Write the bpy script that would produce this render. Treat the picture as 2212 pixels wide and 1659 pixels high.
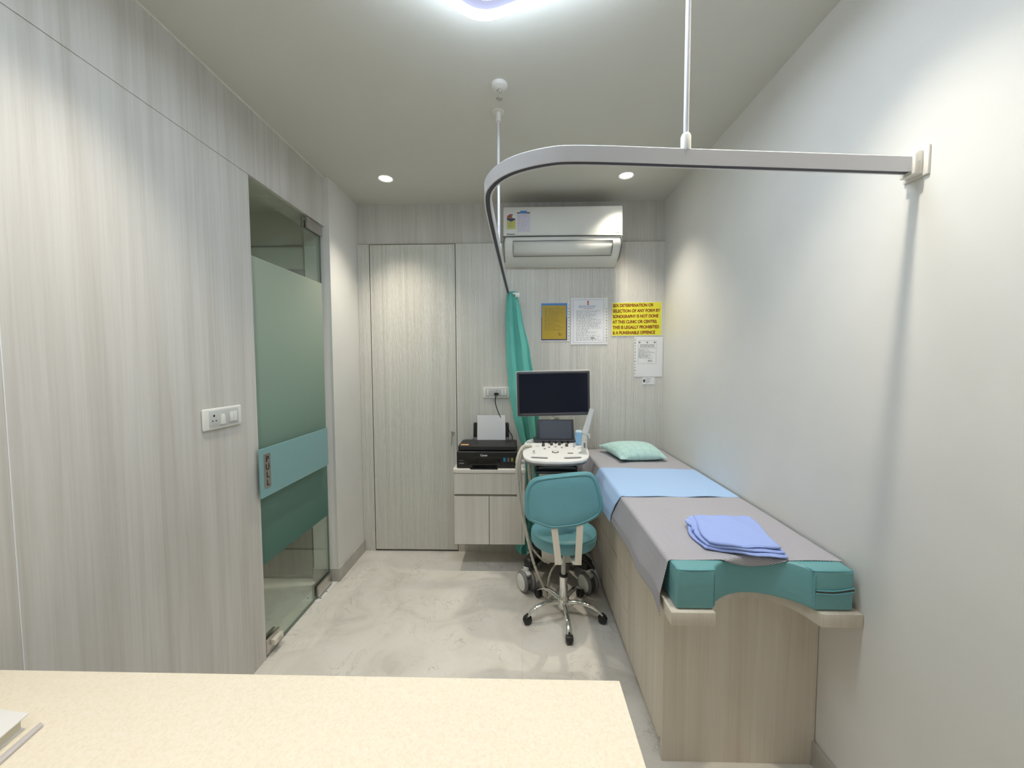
import bpy, bmesh, math, random
from mathutils import Vector, Matrix
PI = math.pi
scene = bpy.context.scene
COL = scene.collection
for o in list(bpy.data.objects): bpy.data.objects.remove(o)

# ------------------------------------------------------------------ camera
H = 2.65          # ceiling height
CAM_H, F_PX, YAW, PITCH, ROLL = 1.4528, 824.6, 0.0257, -0.0519, -0.0035
fwd = Vector((-math.sin(YAW)*math.cos(PITCH), math.cos(YAW)*math.cos(PITCH), math.sin(PITCH)))
r0 = Vector((math.cos(YAW), math.sin(YAW), 0)); u0 = r0.cross(fwd)
rr = math.cos(ROLL)*r0 + math.sin(ROLL)*u0; uu = -math.sin(ROLL)*r0 + math.cos(ROLL)*u0
cam = bpy.data.cameras.new('camera'); cam_o = bpy.data.objects.new('camera', cam); COL.objects.link(cam_o)
cam.sensor_fit = 'HORIZONTAL'; cam.sensor_width = 36.0; cam.lens = F_PX*36.0/2212.0; cam.clip_start = 0.02
cam_o.matrix_world = Matrix(((rr.x, uu.x, -fwd.x, 0), (rr.y, uu.y, -fwd.y, 0), (rr.z, uu.z, -fwd.z, CAM_H), (0, 0, 0, 1)))
scene.camera = cam_o
# ------------------------------------------------------------------ light and exposure
w = bpy.data.worlds.new('world'); scene.world = w; w.use_nodes = True
w.node_tree.nodes['Background'].inputs[0].default_value = (0.8, 0.85, 0.9, 1)
w.node_tree.nodes['Background'].inputs[1].default_value = 0.02
vs = scene.view_settings
vs.view_transform = 'Standard'; vs.look = 'None'; vs.gamma = 1.0; vs.use_curve_mapping = False; vs.exposure = 0.0
DOWN_W, DOWN_COL = 56.0, (1.0, 0.915, 0.775)
LAMP_E, LAMP_COL = 29.0, (0.74, 0.86, 1.0)
DOWNLIGHTS = [(-.873, 2.50, 'ceiling above the fluted door'), (.667, 2.51, 'ceiling beside the air conditioner'),
              (-.873, 1.00, ''), (.667, 1.00, ''), (-.873, -.50, ''), (.667, -.50, '')]

# ------------------------------------------------------------------ helpers
class MB:
    def __init__(s): s.bm = bmesh.new()
    def merge(s, b):
        m = bpy.data.meshes.new('t'); b.to_mesh(m); b.free(); s.bm.from_mesh(m); bpy.data.meshes.remove(m); return s
    def box(s, lo, hi, bev=0, seg=2, mat=None):
        b = bmesh.new(); bmesh.ops.create_cube(b, size=1)
        lo, hi = Vector(lo), Vector(hi)
        for v in b.verts: v.co = Vector([lo[i] + (v.co[i]+.5)*(hi[i]-lo[i]) for i in range(3)])
        if bev > 0: bmesh.ops.bevel(b, geom=b.edges[:], offset=bev, segments=seg, affect='EDGES', profile=.5)
        if mat is not None: b.transform(mat)
        return s.merge(b)
    def loops(s, L, caps=True, closed=True):
        """skin a list of equally long vertex rings"""
        b = bmesh.new(); R = [[b.verts.new(Vector(p)) for p in ring] for ring in L]; n = len(R[0])
        for i in range(len(R)-1):
            for j in range(n if closed else n-1):
                k = (j+1) % n
                b.faces.new((R[i][j], R[i][k], R[i+1][k], R[i+1][j]))
        if caps and closed:
            b.faces.new(R[0][::-1]); b.faces.new(R[-1])
        bmesh.ops.recalc_face_normals(b, faces=b.faces[:])
        return s.merge(b)
    def tube(s, pts, r, n=12, smooth=0, caps=True, closed=False):
        pts = [Vector(p) for p in pts]
        rad = r if isinstance(r, (list, tuple)) else [r]*len(pts)
        if smooth: pts, rad = catmull(pts, rad, smooth, closed)
        N = len(pts); T = []
        for i in range(N):
            a = pts[(i-1) % N] if (closed or i > 0) else pts[0]
            c = pts[(i+1) % N] if (closed or i < N-1) else pts[-1]
            T.append((c-a).normalized())
        up = Vector((0, 0, 1)) if abs(T[0].z) < .9 else Vector((1, 0, 0))
        nrm = T[0].cross(up).normalized(); rings = []
        for i in range(N):
            nrm = (nrm - T[i]*nrm.dot(T[i])).normalized(); bn = T[i].cross(nrm)
            rings.append([pts[i] + (nrm*math.cos(2*PI*j/n) + bn*math.sin(2*PI*j/n))*rad[i] for j in range(n)])
        if closed: rings.append(rings[0])
        s.loops(rings, caps=caps and not closed)
        if closed: bmesh.ops.remove_doubles(s.bm, verts=s.bm.verts[:], dist=1e-6)
        return s
    def lathe(s, prof, c=(0, 0, 0), n=32, mat=None):
        """prof: list of (r,z) about the vertical axis through c"""
        c = Vector(c); rings = []
        for r, z in prof:
            rings.append([Vector((max(r, 1e-4)*math.cos(2*PI*j/n), max(r, 1e-4)*math.sin(2*PI*j/n), z)) for j in range(n)])
        if mat is not None: rings = [[mat @ p for p in q] for q in rings]
        else: rings = [[p + c for p in q] for q in rings]
        return s.loops(rings)
    def prism(s, pts, d, bev=0, seg=2):
        """pts: planar 3-D polygon, extruded by vector d, optionally bevelled"""
        b = bmesh.new(); f = b.faces.new([b.verts.new(Vector(p)) for p in pts])
        g = bmesh.ops.extrude_face_region(b, geom=[f])
        bmesh.ops.translate(b, verts=[v for v in g['geom'] if isinstance(v, bmesh.types.BMVert)], vec=Vector(d))
        bmesh.ops.recalc_face_normals(b, faces=b.faces[:])
        if bev: 
            ed = [e for e in b.edges if len(e.link_faces) == 2 and e.calc_face_angle(0) > .6]
            bmesh.ops.bevel(b, geom=ed, offset=bev, segments=seg, affect='EDGES', profile=.5)
        return s.merge(b)
    def grid(s, fn, nu, nv, uv=None):
        b = bmesh.new(); V = [[b.verts.new(Vector(fn(i/nu, j/nv))) for j in range(nv+1)] for i in range(nu+1)]
        lay = b.loops.layers.uv.new('UVMap') if uv else None
        for i in range(nu):
            for j in range(nv):
                f = b.faces.new((V[i][j], V[i+1][j], V[i+1][j+1], V[i][j+1]))
                if uv:
                    for lp, (a, c) in zip(f.loops, ((i, j), (i+1, j), (i+1, j+1), (i, j+1))): lp[lay].uv = uv(a/nu, c/nv)
        return s.merge(b)
    def quad(s, a, b_, c, d):
        b = bmesh.new(); b.faces.new([b.verts.new(Vector(p)) for p in (a, b_, c, d)]); return s.merge(b)
    def build(s, name, mat, parent=None, origin=None, angle=35, smooth=True):
        org = Vector(origin) if origin is not None else (world_org(parent) if parent else Vector((0, 0, 0)))
        me = bpy.data.meshes.new(name)
        if org.length: bmesh.ops.translate(s.bm, verts=s.bm.verts[:], vec=-org)
        s.bm.to_mesh(me); s.bm.free(); me.materials.append(mat)
        if smooth:
            for p in me.polygons: p.use_smooth = True
            me.set_sharp_from_angle(angle=math.radians(angle))
        o = bpy.data.objects.new(name, me); COL.objects.link(o)
        if parent: o.parent = parent; o.location = org - world_org(parent)
        else: o.location = org
        return o
def world_org(o):
    v = Vector(o.location)
    while o.parent: o = o.parent; v += Vector(o.location)
    return v
def catmull(pts, rad, k, closed=False):
    P, R, n = [], [], len(pts)
    g = (lambda i: i % n) if closed else (lambda i: min(max(i, 0), n-1))
    for i in range(n if closed else n-1):
        a, b, c, d = (pts[g(i+q)] for q in (-1, 0, 1, 2))
        for j in range(k):
            t = j/k
            P.append(.5*((2*b) + (c-a)*t + (2*a-5*b+4*c-d)*t*t + (3*b-a-3*c+d)*t**3))
            R.append(rad[g(i)]*(1-t) + rad[g(i+1)]*t)
    if not closed: P.append(pts[-1]); R.append(rad[-1])
    return P, R
def thing(name, label, cat, loc, group=None):
    o = bpy.data.objects.new(name, None); COL.objects.link(o); o.location = loc; o.empty_display_size = .05
    return tag(o, label, cat, group)
def tag(o, label=None, cat=None, group=None, kind=None):
    if label: o['label'] = label
    if cat: o['category'] = cat
    if group: o['group'] = group
    if kind: o['kind'] = kind
    return o
def struct(mb, name, mat, **k): return tag(mb.build(name, mat, **k), kind='structure')
def text(string, size, org, xd, up, mat, name, parent, align='LEFT', ext=.0003, bold=0, width=None, spacing=1.0):
    c = bpy.data.curves.new('txt', 'FONT'); c.body = string; c.size = size; c.extrude = ext; c.align_x = align
    c.space_character = spacing
    o = bpy.data.objects.new('txt', c); COL.objects.link(o)
    dg = bpy.context.evaluated_depsgraph_get(); me = bpy.data.meshes.new_from_object(o.evaluated_get(dg))
    bpy.data.objects.remove(o); bpy.data.curves.remove(c)
    xd, up, org = Vector(xd), Vector(up), Vector(org); nd = xd.cross(up)
    sx = 1
    if width:
        w_ = max(v.co.x for v in me.vertices)-min(v.co.x for v in me.vertices); sx = width/w_
    m = MB()
    for q, (ax_, az_) in enumerate(((0, 0),) if not bold else ((-bold, 0), (bold, 0), (0, bold), (0, -bold), (bold*.7, bold*.7), (-bold*.7, -bold*.7))):
        b = bmesh.new(); b.from_mesh(me)
        for v in b.verts: v.co = org + xd*(v.co.x*sx+ax_) + up*(v.co.y+az_) + nd*(v.co.z+q*.00002)
        m.merge(b)
    bpy.data.meshes.remove(me)
    return m.build(name, mat, parent, smooth=False)

# ------------------------------------------------------------------ materials
def mk(name, col, rough=.5, metal=0, spec=.5, **k):
    m = bpy.data.materials.new(name); m.use_nodes = True; b = m.node_tree.nodes['Principled BSDF']
    b.inputs['Base Color'].default_value = (*col, 1); b.inputs['Roughness'].default_value = rough
    b.inputs['Metallic'].default_value = metal; b.inputs['Specular IOR Level'].default_value = spec
    for a, v in k.items(): b.inputs[a.replace('_', ' ')].default_value = v
    return m
class NT:
    def __init__(s, m): s.t = m.node_tree; s.b = s.t.nodes['Principled BSDF']
    def n(s, kind, **k):
        x = s.t.nodes.new(kind)
        for a, v in k.items():
            if hasattr(x, a): setattr(x, a, v)
            else: x.inputs[a.replace('_', ' ')].default_value = v
        return x
    def l(s, a, b): s.t.links.new(a, b)
    def ramp(s, fac, stops):
        r = s.n('ShaderNodeValToRGB'); e = r.color_ramp.elements
        while len(e) < len(stops): e.new(.5)
        for i, (p, c) in enumerate(stops): e[i].position = p; e[i].color = (*c, 1)
        s.l(fac, r.inputs[0]); return r.outputs[0]
    def bump(s, h, strength=.2, dist=.002):
        b = s.n('ShaderNodeBump', Strength=strength, Distance=dist); s.l(h, b.inputs['Height']); s.l(b.outputs[0], s.b.inputs['Normal'])
def coords(t, scale, kind='Object', rot=(0, 0, 0)):
    c = t.n('ShaderNodeTexCoord'); mp = t.n('ShaderNodeMapping'); mp.inputs['Scale'].default_value = scale; mp.inputs['Rotation'].default_value = rot
    t.l(c.outputs[kind], mp.inputs[0]); return mp.outputs[0]
def geo_coords(t, scale):
    c = t.n('ShaderNodeNewGeometry'); mp = t.n('ShaderNodeMapping'); mp.inputs['Scale'].default_value = scale
    t.l(c.outputs['Position'], mp.inputs[0]); return mp.outputs[0]
def laminate(name, cols, sc=1.0, rough=.38):
    m = mk(name, cols[1], rough); t = NT(m)
    v1 = geo_coords(t, (9*sc, 9*sc, .35)); n1 = t.n('ShaderNodeTexNoise', Scale=1.0, Detail=5.0, Roughness=.55, Distortion=1.1); t.l(v1, n1.inputs['Vector'])
    v2 = geo_coords(t, (60*sc, 60*sc, 1.2)); n2 = t.n('ShaderNodeTexNoise', Scale=1.0, Detail=6.0, Roughness=.7, Distortion=.3); t.l(v2, n2.inputs['Vector'])
    mx = t.n('ShaderNodeMix'); mx.data_type = 'FLOAT'; mx.inputs[0].default_value = .45
    t.l(n1.outputs[0], mx.inputs[2]); t.l(n2.outputs[0], mx.inputs[3])
    t.l(t.ramp(mx.outputs[0], [(.28, cols[0]), (.46, cols[1]), (.58, cols[2]), (.74, cols[1])]), t.b.inputs['Base Color'])
    return m
M = {}
M['wall_wood'] = laminate('grey_ash_laminate', [(.47, .445, .405), (.585, .565, .525), (.65, .635, .60)], 1.0)
M['bed_wood'] = laminate('beige_ash_laminate', [(.56, .49, .40), (.645, .58, .485), (.70, .645, .555)], 1.0, .45)
M['cab_wood'] = laminate('pale_ash_laminate', [(.58, .55, .48), (.68, .65, .58), (.74, .715, .65)], 1.3, .45)
def flutes():
    m = mk('fluted_panel', (.7, .7, .66), .45); t = NT(m)
    v = geo_coords(t, (38, .0, .3)); n = t.n('ShaderNodeTexNoise', Scale=1.0, Detail=4.0, Roughness=.75); t.l(v, n.inputs['Vector'])
    t.l(t.ramp(n.outputs[0], [(.3, (.67, .65, .60)), (.48, (.77, .755, .705)), (.7, (.84, .835, .79))]), t.b.inputs['Base Color'])
    return m
M['flute'] = flutes()
def paint(name, col, rough, amt=.03):
    m = mk(name, col, rough); t = NT(m)
    v = geo_coords(t, (3, 3, 3)); n = t.n('ShaderNodeTexNoise', Scale=1.0, Detail=3.0); t.l(v, n.inputs['Vector'])
    t.l(t.ramp(n.outputs[0], [(.3, tuple(c*(1-amt) for c in col)), (.7, tuple(min(1, c*(1+amt)) for c in col))]), t.b.inputs['Base Color'])
    v2 = geo_coords(t, (220, 220, 220)); n2 = t.n('ShaderNodeTexNoise', Scale=1.0, Detail=2.0); t.l(v2, n2.inputs['Vector']); t.bump(n2.outputs[0], .04, .001)
    return m
M['paint'] = paint('white_wall_paint', (.76, .755, .72), .5)
M['ceil'] = paint('ceiling_paint', (.65, .645, .59), .85, .01)
M['corr'] = paint('corridor_paint', (.66, .67, .60), .7)
def marble():
    m = mk('marble_floor', (.7, .68, .63), .32); t = NT(m)
    v = geo_coords(t, (1, 1, 1)); n = t.n('ShaderNodeTexNoise', Scale=2.2, Detail=8.0, Roughness=.62, Distortion=1.6); t.l(v, n.inputs['Vector'])
    base = t.ramp(n.outputs[0], [(.3, (.565, .535, .49)), (.47, (.70, .67, .615)), (.62, (.745, .72, .67))])
    n2 = t.n('ShaderNodeTexNoise', Scale=3.1, Detail=10.0, Roughness=.6, Distortion=2.2); t.l(v, n2.inputs['Vector'])
    a = t.n('ShaderNodeMath', operation='SUBTRACT'); t.l(n2.outputs[0], a.inputs[0]); a.inputs[1].default_value = .5
    b = t.n('ShaderNodeMath', operation='ABSOLUTE'); t.l(a.outputs[0], b.inputs[0])
    vein = t.ramp(b.outputs[0], [(0, (1, 1, 1)), (.012, (0, 0, 0))])
    n3 = t.n('ShaderNodeTexNoise', Scale=5.0, Detail=3.0); t.l(v, n3.inputs['Vector'])
    msk = t.ramp(n3.outputs[0], [(.44, (0, 0, 0)), (.66, (.8, .8, .8))])
    mm = t.n('ShaderNodeMath', operation='MULTIPLY'); t.l(vein, mm.inputs[0]); t.l(msk, mm.inputs[1])
    mx = t.n('ShaderNodeMix'); mx.data_type = 'RGBA'; t.l(mm.outputs[0], mx.inputs[0]); t.l(base, mx.inputs[6]); mx.inputs[7].default_value = (.40, .38, .34, 1)
    # thin tile joints
    br = t.n('ShaderNodeTexBrick', offset=0.0); v3 = geo_coords(t, (1, 1, 1)); t.l(v3, br.inputs['Vector'])
    br.inputs['Scale'].default_value = 1.0; br.inputs['Brick Width'].default_value = 1.2; br.inputs['Row Height'].default_value = 1.2; br.inputs['Mortar Size'].default_value = .0012
    mx2 = t.n('ShaderNodeMix'); mx2.data_type = 'RGBA'; mf = t.n('ShaderNodeMath', operation='MULTIPLY'); t.l(br.outputs['Fac'], mf.inputs[0]); mf.inputs[1].default_value = .35
    t.l(mf.outputs[0], mx2.inputs[0]); t.l(mx.outputs[2], mx2.inputs[6]); mx2.inputs[7].default_value = (.45, .43, .40, 1)
    t.l(mx2.outputs[2], t.b.inputs['Base Color'])
    return m
M['floor'] = marble()
def skirting():
    m = mk('stone_skirting', (.5, .485, .44), .4); t = NT(m)
    v = geo_coords(t, (4, 4, 4)); n = t.n('ShaderNodeTexNoise', Scale=1.5, Detail=7.0, Distortion=1.5); t.l(v, n.inputs['Vector'])
    t.l(t.ramp(n.outputs[0], [(.3, (.40, .385, .34)), (.65, (.52, .505, .46))]), t.b.inputs['Base Color']); return m
M['skirt'] = skirting()
def corian():
    m = mk('cream_solid_surface', (.86, .79, .66), .35); t = NT(m)
    v = geo_coords(t, (1, 1, 1)); n = t.n('ShaderNodeTexNoise', Scale=160.0, Detail=3.0, Roughness=.8); t.l(v, n.inputs['Vector'])
    n2 = t.n('ShaderNodeTexVoronoi', Scale=170.0); t.l(v, n2.inputs['Vector'])
    a = t.ramp(n.outputs[0], [(.35, (.86, .765, .60)), (.5, (.91, .82, .665)), (.66, (.93, .86, .72))])
    f = t.ramp(n2.outputs['Distance'], [(.1, (1, 1, 1)), (.2, (0, 0, 0))])
    mx = t.n('ShaderNodeMix'); mx.data_type = 'RGBA'; t.l(f, mx.inputs[0]); t.l(a, mx.inputs[6]); mx.inputs[7].default_value = (.95, .90, .80, 1)
    t.l(mx.outputs[2], t.b.inputs['Base Color']); return m
M['corian'] = corian()
M['cabtop'] = mk('pale_edge_top', (.80, .775, .71), .4)
M['gapdark'] = mk('dark_gap', (.10, .09, .08), .8)
M['gapbrown'] = mk('brown_channel', (.33, .30, .26), .7)
def leather(name, col, rough=.42):
    m = mk(name, col, rough); t = NT(m)
    v = coords(t, (1, 1, 1)); n = t.n('ShaderNodeTexVoronoi', Scale=380.0); t.l(v, n.inputs['Vector'])
    n2 = t.n('ShaderNodeTexNoise', Scale=9.0, Detail=4.0, Distortion=.6); t.l(v, n2.inputs['Vector'])
    b1 = t.n('ShaderNodeBump', Strength=.12, Distance=.001); t.l(n.outputs['Distance'], b1.inputs['Height'])
    b2 = t.n('ShaderNodeBump', Strength=.35, Distance=.01); t.l(n2.outputs[0], b2.inputs['Height']); t.l(b1.outputs[0], b2.inputs['Normal']); t.l(b2.outputs[0], t.b.inputs['Normal'])
    return m
M['teal'] = leather('teal_leatherette', (.155, .385, .405))
M['tealchair'] = leather('teal_chair_vinyl', (.15, .385, .445))
M['tealpipe'] = mk('teal_piping', (.14, .40, .45), .4)
def cloth(name, col, bump=.15, sc=900, rough=.9, wr=.0):
    m = mk(name, col, rough, spec=.2); t = NT(m); t.b.inputs['Sheen Weight'].default_value = .15
    v = coords(t, (1, 1, 1)); n = t.n('ShaderNodeTexNoise', Scale=sc, Detail=2.0); t.l(v, n.inputs['Vector'])
    n2 = t.n('ShaderNodeTexNoise', Scale=14.0, Detail=3.0, Distortion=1.0); t.l(v, n2.inputs['Vector'])
    b1 = t.n('ShaderNodeBump', Strength=bump, Distance=.001); t.l(n.outputs[0], b1.inputs['Height'])
    b2 = t.n('ShaderNodeBump', Strength=wr, Distance=.008); t.l(n2.outputs[0], b2.inputs['Height']); t.l(b1.outputs[0], b2.inputs['Normal']); t.l(b2.outputs[0], t.b.inputs['Normal'])
    return m
M['curtain'] = cloth('green_drape_cloth', (.15, .53, .465), wr=.35)
M['towel'] = cloth('sky_blue_drawsheet', (.42, .61, .91), wr=.15)
M['scrub'] = cloth('periwinkle_cloth', (.36, .47, .88), wr=.4)
def herring():
    m = mk('herringbone_sheet', (.5, .5, .5), .92, spec=.15); t = NT(m)
    uv = t.n('ShaderNodeTexCoord'); sp = t.n('ShaderNodeSeparateXYZ'); t.l(uv.outputs['UV'], sp.inputs[0])
    def mth(op, a, b=None):
        n = t.n('ShaderNodeMath', operation=op)
        for i, x in enumerate((a, b)):
            if x is None: continue
            if isinstance(x, (int, float)): n.inputs[i].default_value = x
            else: t.l(x, n.inputs[i])
        return n.outputs[0]
    zig = mth('PINGPONG', mth('MULTIPLY', sp.outputs[0], 1/.014), 1.0)
    ph = mth('ADD', mth('MULTIPLY', sp.outputs[1], 1/.0058), mth('MULTIPLY', zig, 1.6))
    s = mth('PINGPONG', ph, .5)
    c = t.ramp(s, [(.18, (.28, .275, .305)), (.32, (.60, .59, .63))])
    t.l(c, t.b.inputs['Base Color']); t.bump(s, .25, .001)
    return m
M['herring'] = herring()
def pillowm():
    m = cloth('mint_pillow_cotton', (.50, .74, .71), wr=.5); t = NT(m)
    uv = t.n('ShaderNodeTexCoord'); v = t.n('ShaderNodeTexVoronoi', feature='DISTANCE_TO_EDGE', Scale=5.5, Randomness=.35); t.l(uv.outputs['UV'], v.inputs['Vector'])
    t.l(t.ramp(v.outputs['Distance'], [(.008, (.24, .40, .39)), (.018, (.52, .76, .73))]), t.b.inputs['Base Color']); return m
M['pillow'] = pillowm()
M['chrome'] = mk('chrome', (.80, .80, .79), .07, 1.0)
M['steel'] = mk('brushed_steel', (.55, .53, .50), .32, 1.0)
M['nickel'] = mk('satin_metal_strap', (.78, .74, .66), .35, .35)
M['black'] = mk('black_plastic', (.012, .012, .013), .38)
M['blackm'] = mk('matte_black_plastic', (.02, .02, .022), .6)
M['blackg'] = mk('glossy_black_plastic', (.008, .008, .009), .12)
M['dgrey'] = mk('dark_grey_plastic', (.06, .06, .07), .4)
M['mgrey'] = mk('mid_grey_plastic', (.22, .22, .225), .45)
M['lgrey'] = mk('light_grey_plastic', (.56, .57, .56), .4)
M['grip'] = mk('grip_grey_plastic', (.40, .41, .41), .4)
M['white'] = mk('white_plastic', (.80, .80, .77), .3)
M['offwhite'] = mk('off_white_plastic', (.76, .755, .71), .32)
M['ivory'] = mk('ivory_plastic', (.78, .76, .70), .35)
M['console'] = mk('white_console_shell', (.88, .87, .84), .3)
M['ac'] = mk('air_conditioner_shell', (.74, .75, .715), .5, spec=.3)
M['acline'] = mk('grey_seam', (.14, .155, .14), .5)
M['rail'] = mk('white_enamelled_aluminium', (.68, .68, .71), .25)
M['railslot'] = mk('rail_slot_dark', (.05, .05, .07), .6)
M['screen'] = mk('black_screen', (.005, .008, .022), .12, spec=.35)
M['tscreen'] = mk('grey_touch_screen', (.105, .12, .15), .2, spec=.7)
M['paper'] = mk('white_paper', (.80, .81, .83), .7)
M['sleeve'] = mk('clear_plastic_sleeve', (.75, .76, .76), .12, spec=.6)
M['ink'] = mk('grey_print', (.22, .22, .24), .8)
M['inkd'] = mk('black_print', (.03, .03, .04), .8)
M['inkblue'] = mk('blue_print', (.20, .26, .55), .8)
M['inkred'] = mk('red_print', (.55, .07, .07), .8)
M['brownred'] = mk('dark_red_print', (.26, .045, .01), .7)
M['yellow'] = mk('yellow_sheet', (.80, .76, .05), .35)
M['gold'] = mk('gold_paper', (.47, .33, .035), .35)
M['bluecard'] = mk('blue_card', (.06, .22, .55), .4)
M['navycard'] = mk('navy_card', (.05, .05, .16), .4)
M['orange'] = mk('orange_sticker', (.80, .42, .16), .5)
M['cyan'] = mk('cyan_ink', (.02, .25, .42), .3)
M['magenta'] = mk('grey_violet_ink', (.14, .10, .14), .3)
M['olive'] = mk('yellow_ink', (.25, .24, .03), .3)
M['bottle'] = mk('blue_bottle', (.30, .58, .85), .3)
M['bottlew'] = mk('pale_bottle_cap', (.62, .80, .90), .3)
M['glassedge'] = mk('green_glass_edge', (.20, .25, .22), .12)
M['band'] = mk('teal_film_band', (.23, .42, .43), .3)
M['cable'] = mk('beige_cable_sleeve', (.58, .55, .47), .75)
M['cord'] = mk('black_cord', (.012, .012, .012), .5)
M['book'] = mk('white_book_cover', (.86, .84, .82), .3)
M['pages'] = mk('cream_pages', (.72, .67, .54), .8)
M['brass'] = mk('brass_key', (.45, .42, .35), .35, .9)
def thin_glass(name, tint, gloss=.5):
    m = bpy.data.materials.new(name); m.use_nodes = True; t = m.node_tree; t.nodes.clear()
    o = t.nodes.new('ShaderNodeOutputMaterial'); mx = t.nodes.new('ShaderNodeMixShader')
    tr = t.nodes.new('ShaderNodeBsdfTransparent'); tr.inputs[0].default_value = (*tint, 1)
    gl = t.nodes.new('ShaderNodeBsdfGlossy'); gl.inputs['Roughness'].default_value = .01
    lw = t.nodes.new('ShaderNodeLayerWeight'); lw.inputs[0].default_value = .5
    pw = t.nodes.new('ShaderNodeMath'); pw.operation = 'POWER'; pw.inputs[1].default_value = 4.0; t.links.new(lw.outputs['Facing'], pw.inputs[0])
    ad = t.nodes.new('ShaderNodeMath'); ad.operation = 'MULTIPLY_ADD'; ad.inputs[1].default_value = .90; ad.inputs[2].default_value = .035; t.links.new(pw.outputs[0], ad.inputs[0])
    t.links.new(ad.outputs[0], mx.inputs[0]); t.links.new(tr.outputs[0], mx.inputs[1]); t.links.new(gl.outputs[0], mx.inputs[2]); t.links.new(mx.outputs[0], o.inputs[0])
    return m
M['glass'] = thin_glass('clear_green_glass', (.90, .95, .91))
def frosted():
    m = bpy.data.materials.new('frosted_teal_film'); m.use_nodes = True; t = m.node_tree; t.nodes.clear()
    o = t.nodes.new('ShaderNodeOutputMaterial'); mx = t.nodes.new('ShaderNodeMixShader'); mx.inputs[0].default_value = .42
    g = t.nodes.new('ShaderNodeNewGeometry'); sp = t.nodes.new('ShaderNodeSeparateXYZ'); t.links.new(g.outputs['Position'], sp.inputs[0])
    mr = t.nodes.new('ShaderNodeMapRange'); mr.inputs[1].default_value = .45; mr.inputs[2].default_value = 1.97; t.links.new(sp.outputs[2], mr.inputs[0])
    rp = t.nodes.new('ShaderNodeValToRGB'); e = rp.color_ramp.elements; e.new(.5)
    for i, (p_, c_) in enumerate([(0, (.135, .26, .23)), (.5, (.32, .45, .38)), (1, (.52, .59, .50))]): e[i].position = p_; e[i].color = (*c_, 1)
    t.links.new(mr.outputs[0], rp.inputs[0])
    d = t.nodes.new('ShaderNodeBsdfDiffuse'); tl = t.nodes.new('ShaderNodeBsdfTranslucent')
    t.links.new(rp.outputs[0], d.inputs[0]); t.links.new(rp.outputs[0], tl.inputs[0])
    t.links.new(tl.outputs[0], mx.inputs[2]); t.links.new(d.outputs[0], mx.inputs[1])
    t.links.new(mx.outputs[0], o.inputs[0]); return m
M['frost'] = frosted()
def emis(name, col, e):
    m = bpy.data.materials.new(name); m.use_nodes = True; b = m.node_tree.nodes['Principled BSDF']
    b.inputs['Base Color'].default_value = (.8, .8, .8, 1); b.inputs['Emission Color'].default_value = (*col, 1); b.inputs['Emission Strength'].default_value = e
    return m
M['lamp'] = emis('led_ring', LAMP_COL, LAMP_E)
M['lampdim'] = emis('led_diffuser', (.72, .76, 1.0), .62)
M['lampdim'].node_tree.nodes['Principled BSDF'].inputs['Base Color'].default_value = (.02, .02, .03, 1)
M['lampdim'].node_tree.nodes['Principled BSDF'].inputs['Specular IOR Level'].default_value = 0.0
M['downlight'] = emis('downlight_lens', (1, .97, .90), 9.0)

# ------------------------------------------------------------------ room shell
XW, XP, XR, YB, YJ, YD, ZH = -1.234, -1.2646, 1.056, 2.90, 2.468, 1.783, 2.335
Y0 = -1.7
struct(MB().box((-3.2, Y0-.1, -.1), (XR+.1, YB+.1, 0)), 'floor', M['floor'], smooth=False)
struct(MB().box((-1.40, Y0-.1, H), (XR+.1, YB+.1, H+.1)), 'ceiling', M['ceil'], smooth=False)
struct(MB().box((XR, Y0-.1, 0), (XR+.1, YB+.1, H)), 'wall_right', M['paint'], smooth=False)
struct(MB().box((-1.40, Y0-.1, 0), (XR, Y0, H)), 'wall_front', M['paint'], smooth=False)
struct(MB().box((-1.40, YB, 0), (XR, YB+.1, H)), 'wall_back', M['wall_wood'], smooth=False)
struct(MB().box((-1.40, Y0, 0), (XP, YD, ZH-.0015)).box((-1.40, Y0, ZH+.0015), (XP, YJ, H)).box((-1.40, Y0, ZH-.002), (XP-.003, YD, ZH+.002)), 'wall_left', M['wall_wood'], smooth=False)
struct(MB().box((-1.40, YJ, 0), (XW, YB, H)), 'wall_left_far', M['paint'], smooth=False)
# skirting, fluted cladding, thin ceiling bead
struct(MB().box((XW, YJ+.0, 0), (XW+.012, YB-.018, .09), .001), 'baseboard_left', M['skirt'], smooth=False)
struct(MB().box((-1.40, YJ-.012, 0), (XW+.012, YJ, .09), .001), 'baseboard_jamb', M['skirt'], smooth=False)
struct(MB().box((XR-.012, Y0, 0), (XR, 1.338, .09), .001), 'baseboard_right', M['skirt'], smooth=False)
def fluted(x0, x1, z0, z1, ybase=YB, period=.0093):
    n = max(1, round((x1-x0)/period)); p = (x1-x0)/n; pts = []
    for i in range(n):
        a = x0 + i*p
        for dx, dy in ((0, .0065), (.0030, .0065), (.0042, .0110), (.0060, .0120), (.0123, .0120), (.0141, .0110), (.0152, .0065)):
            pts.append((a + dx*p/.0153, ybase - dy - .004))
    pts.append((x1, ybase-.008)); m = MB()
    m.grid(lambda u, v: (pts[round(u*(len(pts)-1))][0], pts[round(u*(len(pts)-1))][1], z0+(z1-z0)*v), len(pts)-1, 1)
    m.quad((x0, ybase-.008, z1), (x1, ybase-.008, z1), (x1, ybase, z1), (x0, ybase, z1))
    return m
struct(fluted(XW, -1.146, .0, 2.352), 'trim_1', M['flute'], smooth=False)
struct(fluted(-.494, XR, .0, 2.352), 'trim_2', M['flute'], smooth=False)
d1 = struct(fluted(-1.141, -.499, .014, 2.348), 'door_1', M['flute'], smooth=False)
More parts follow.
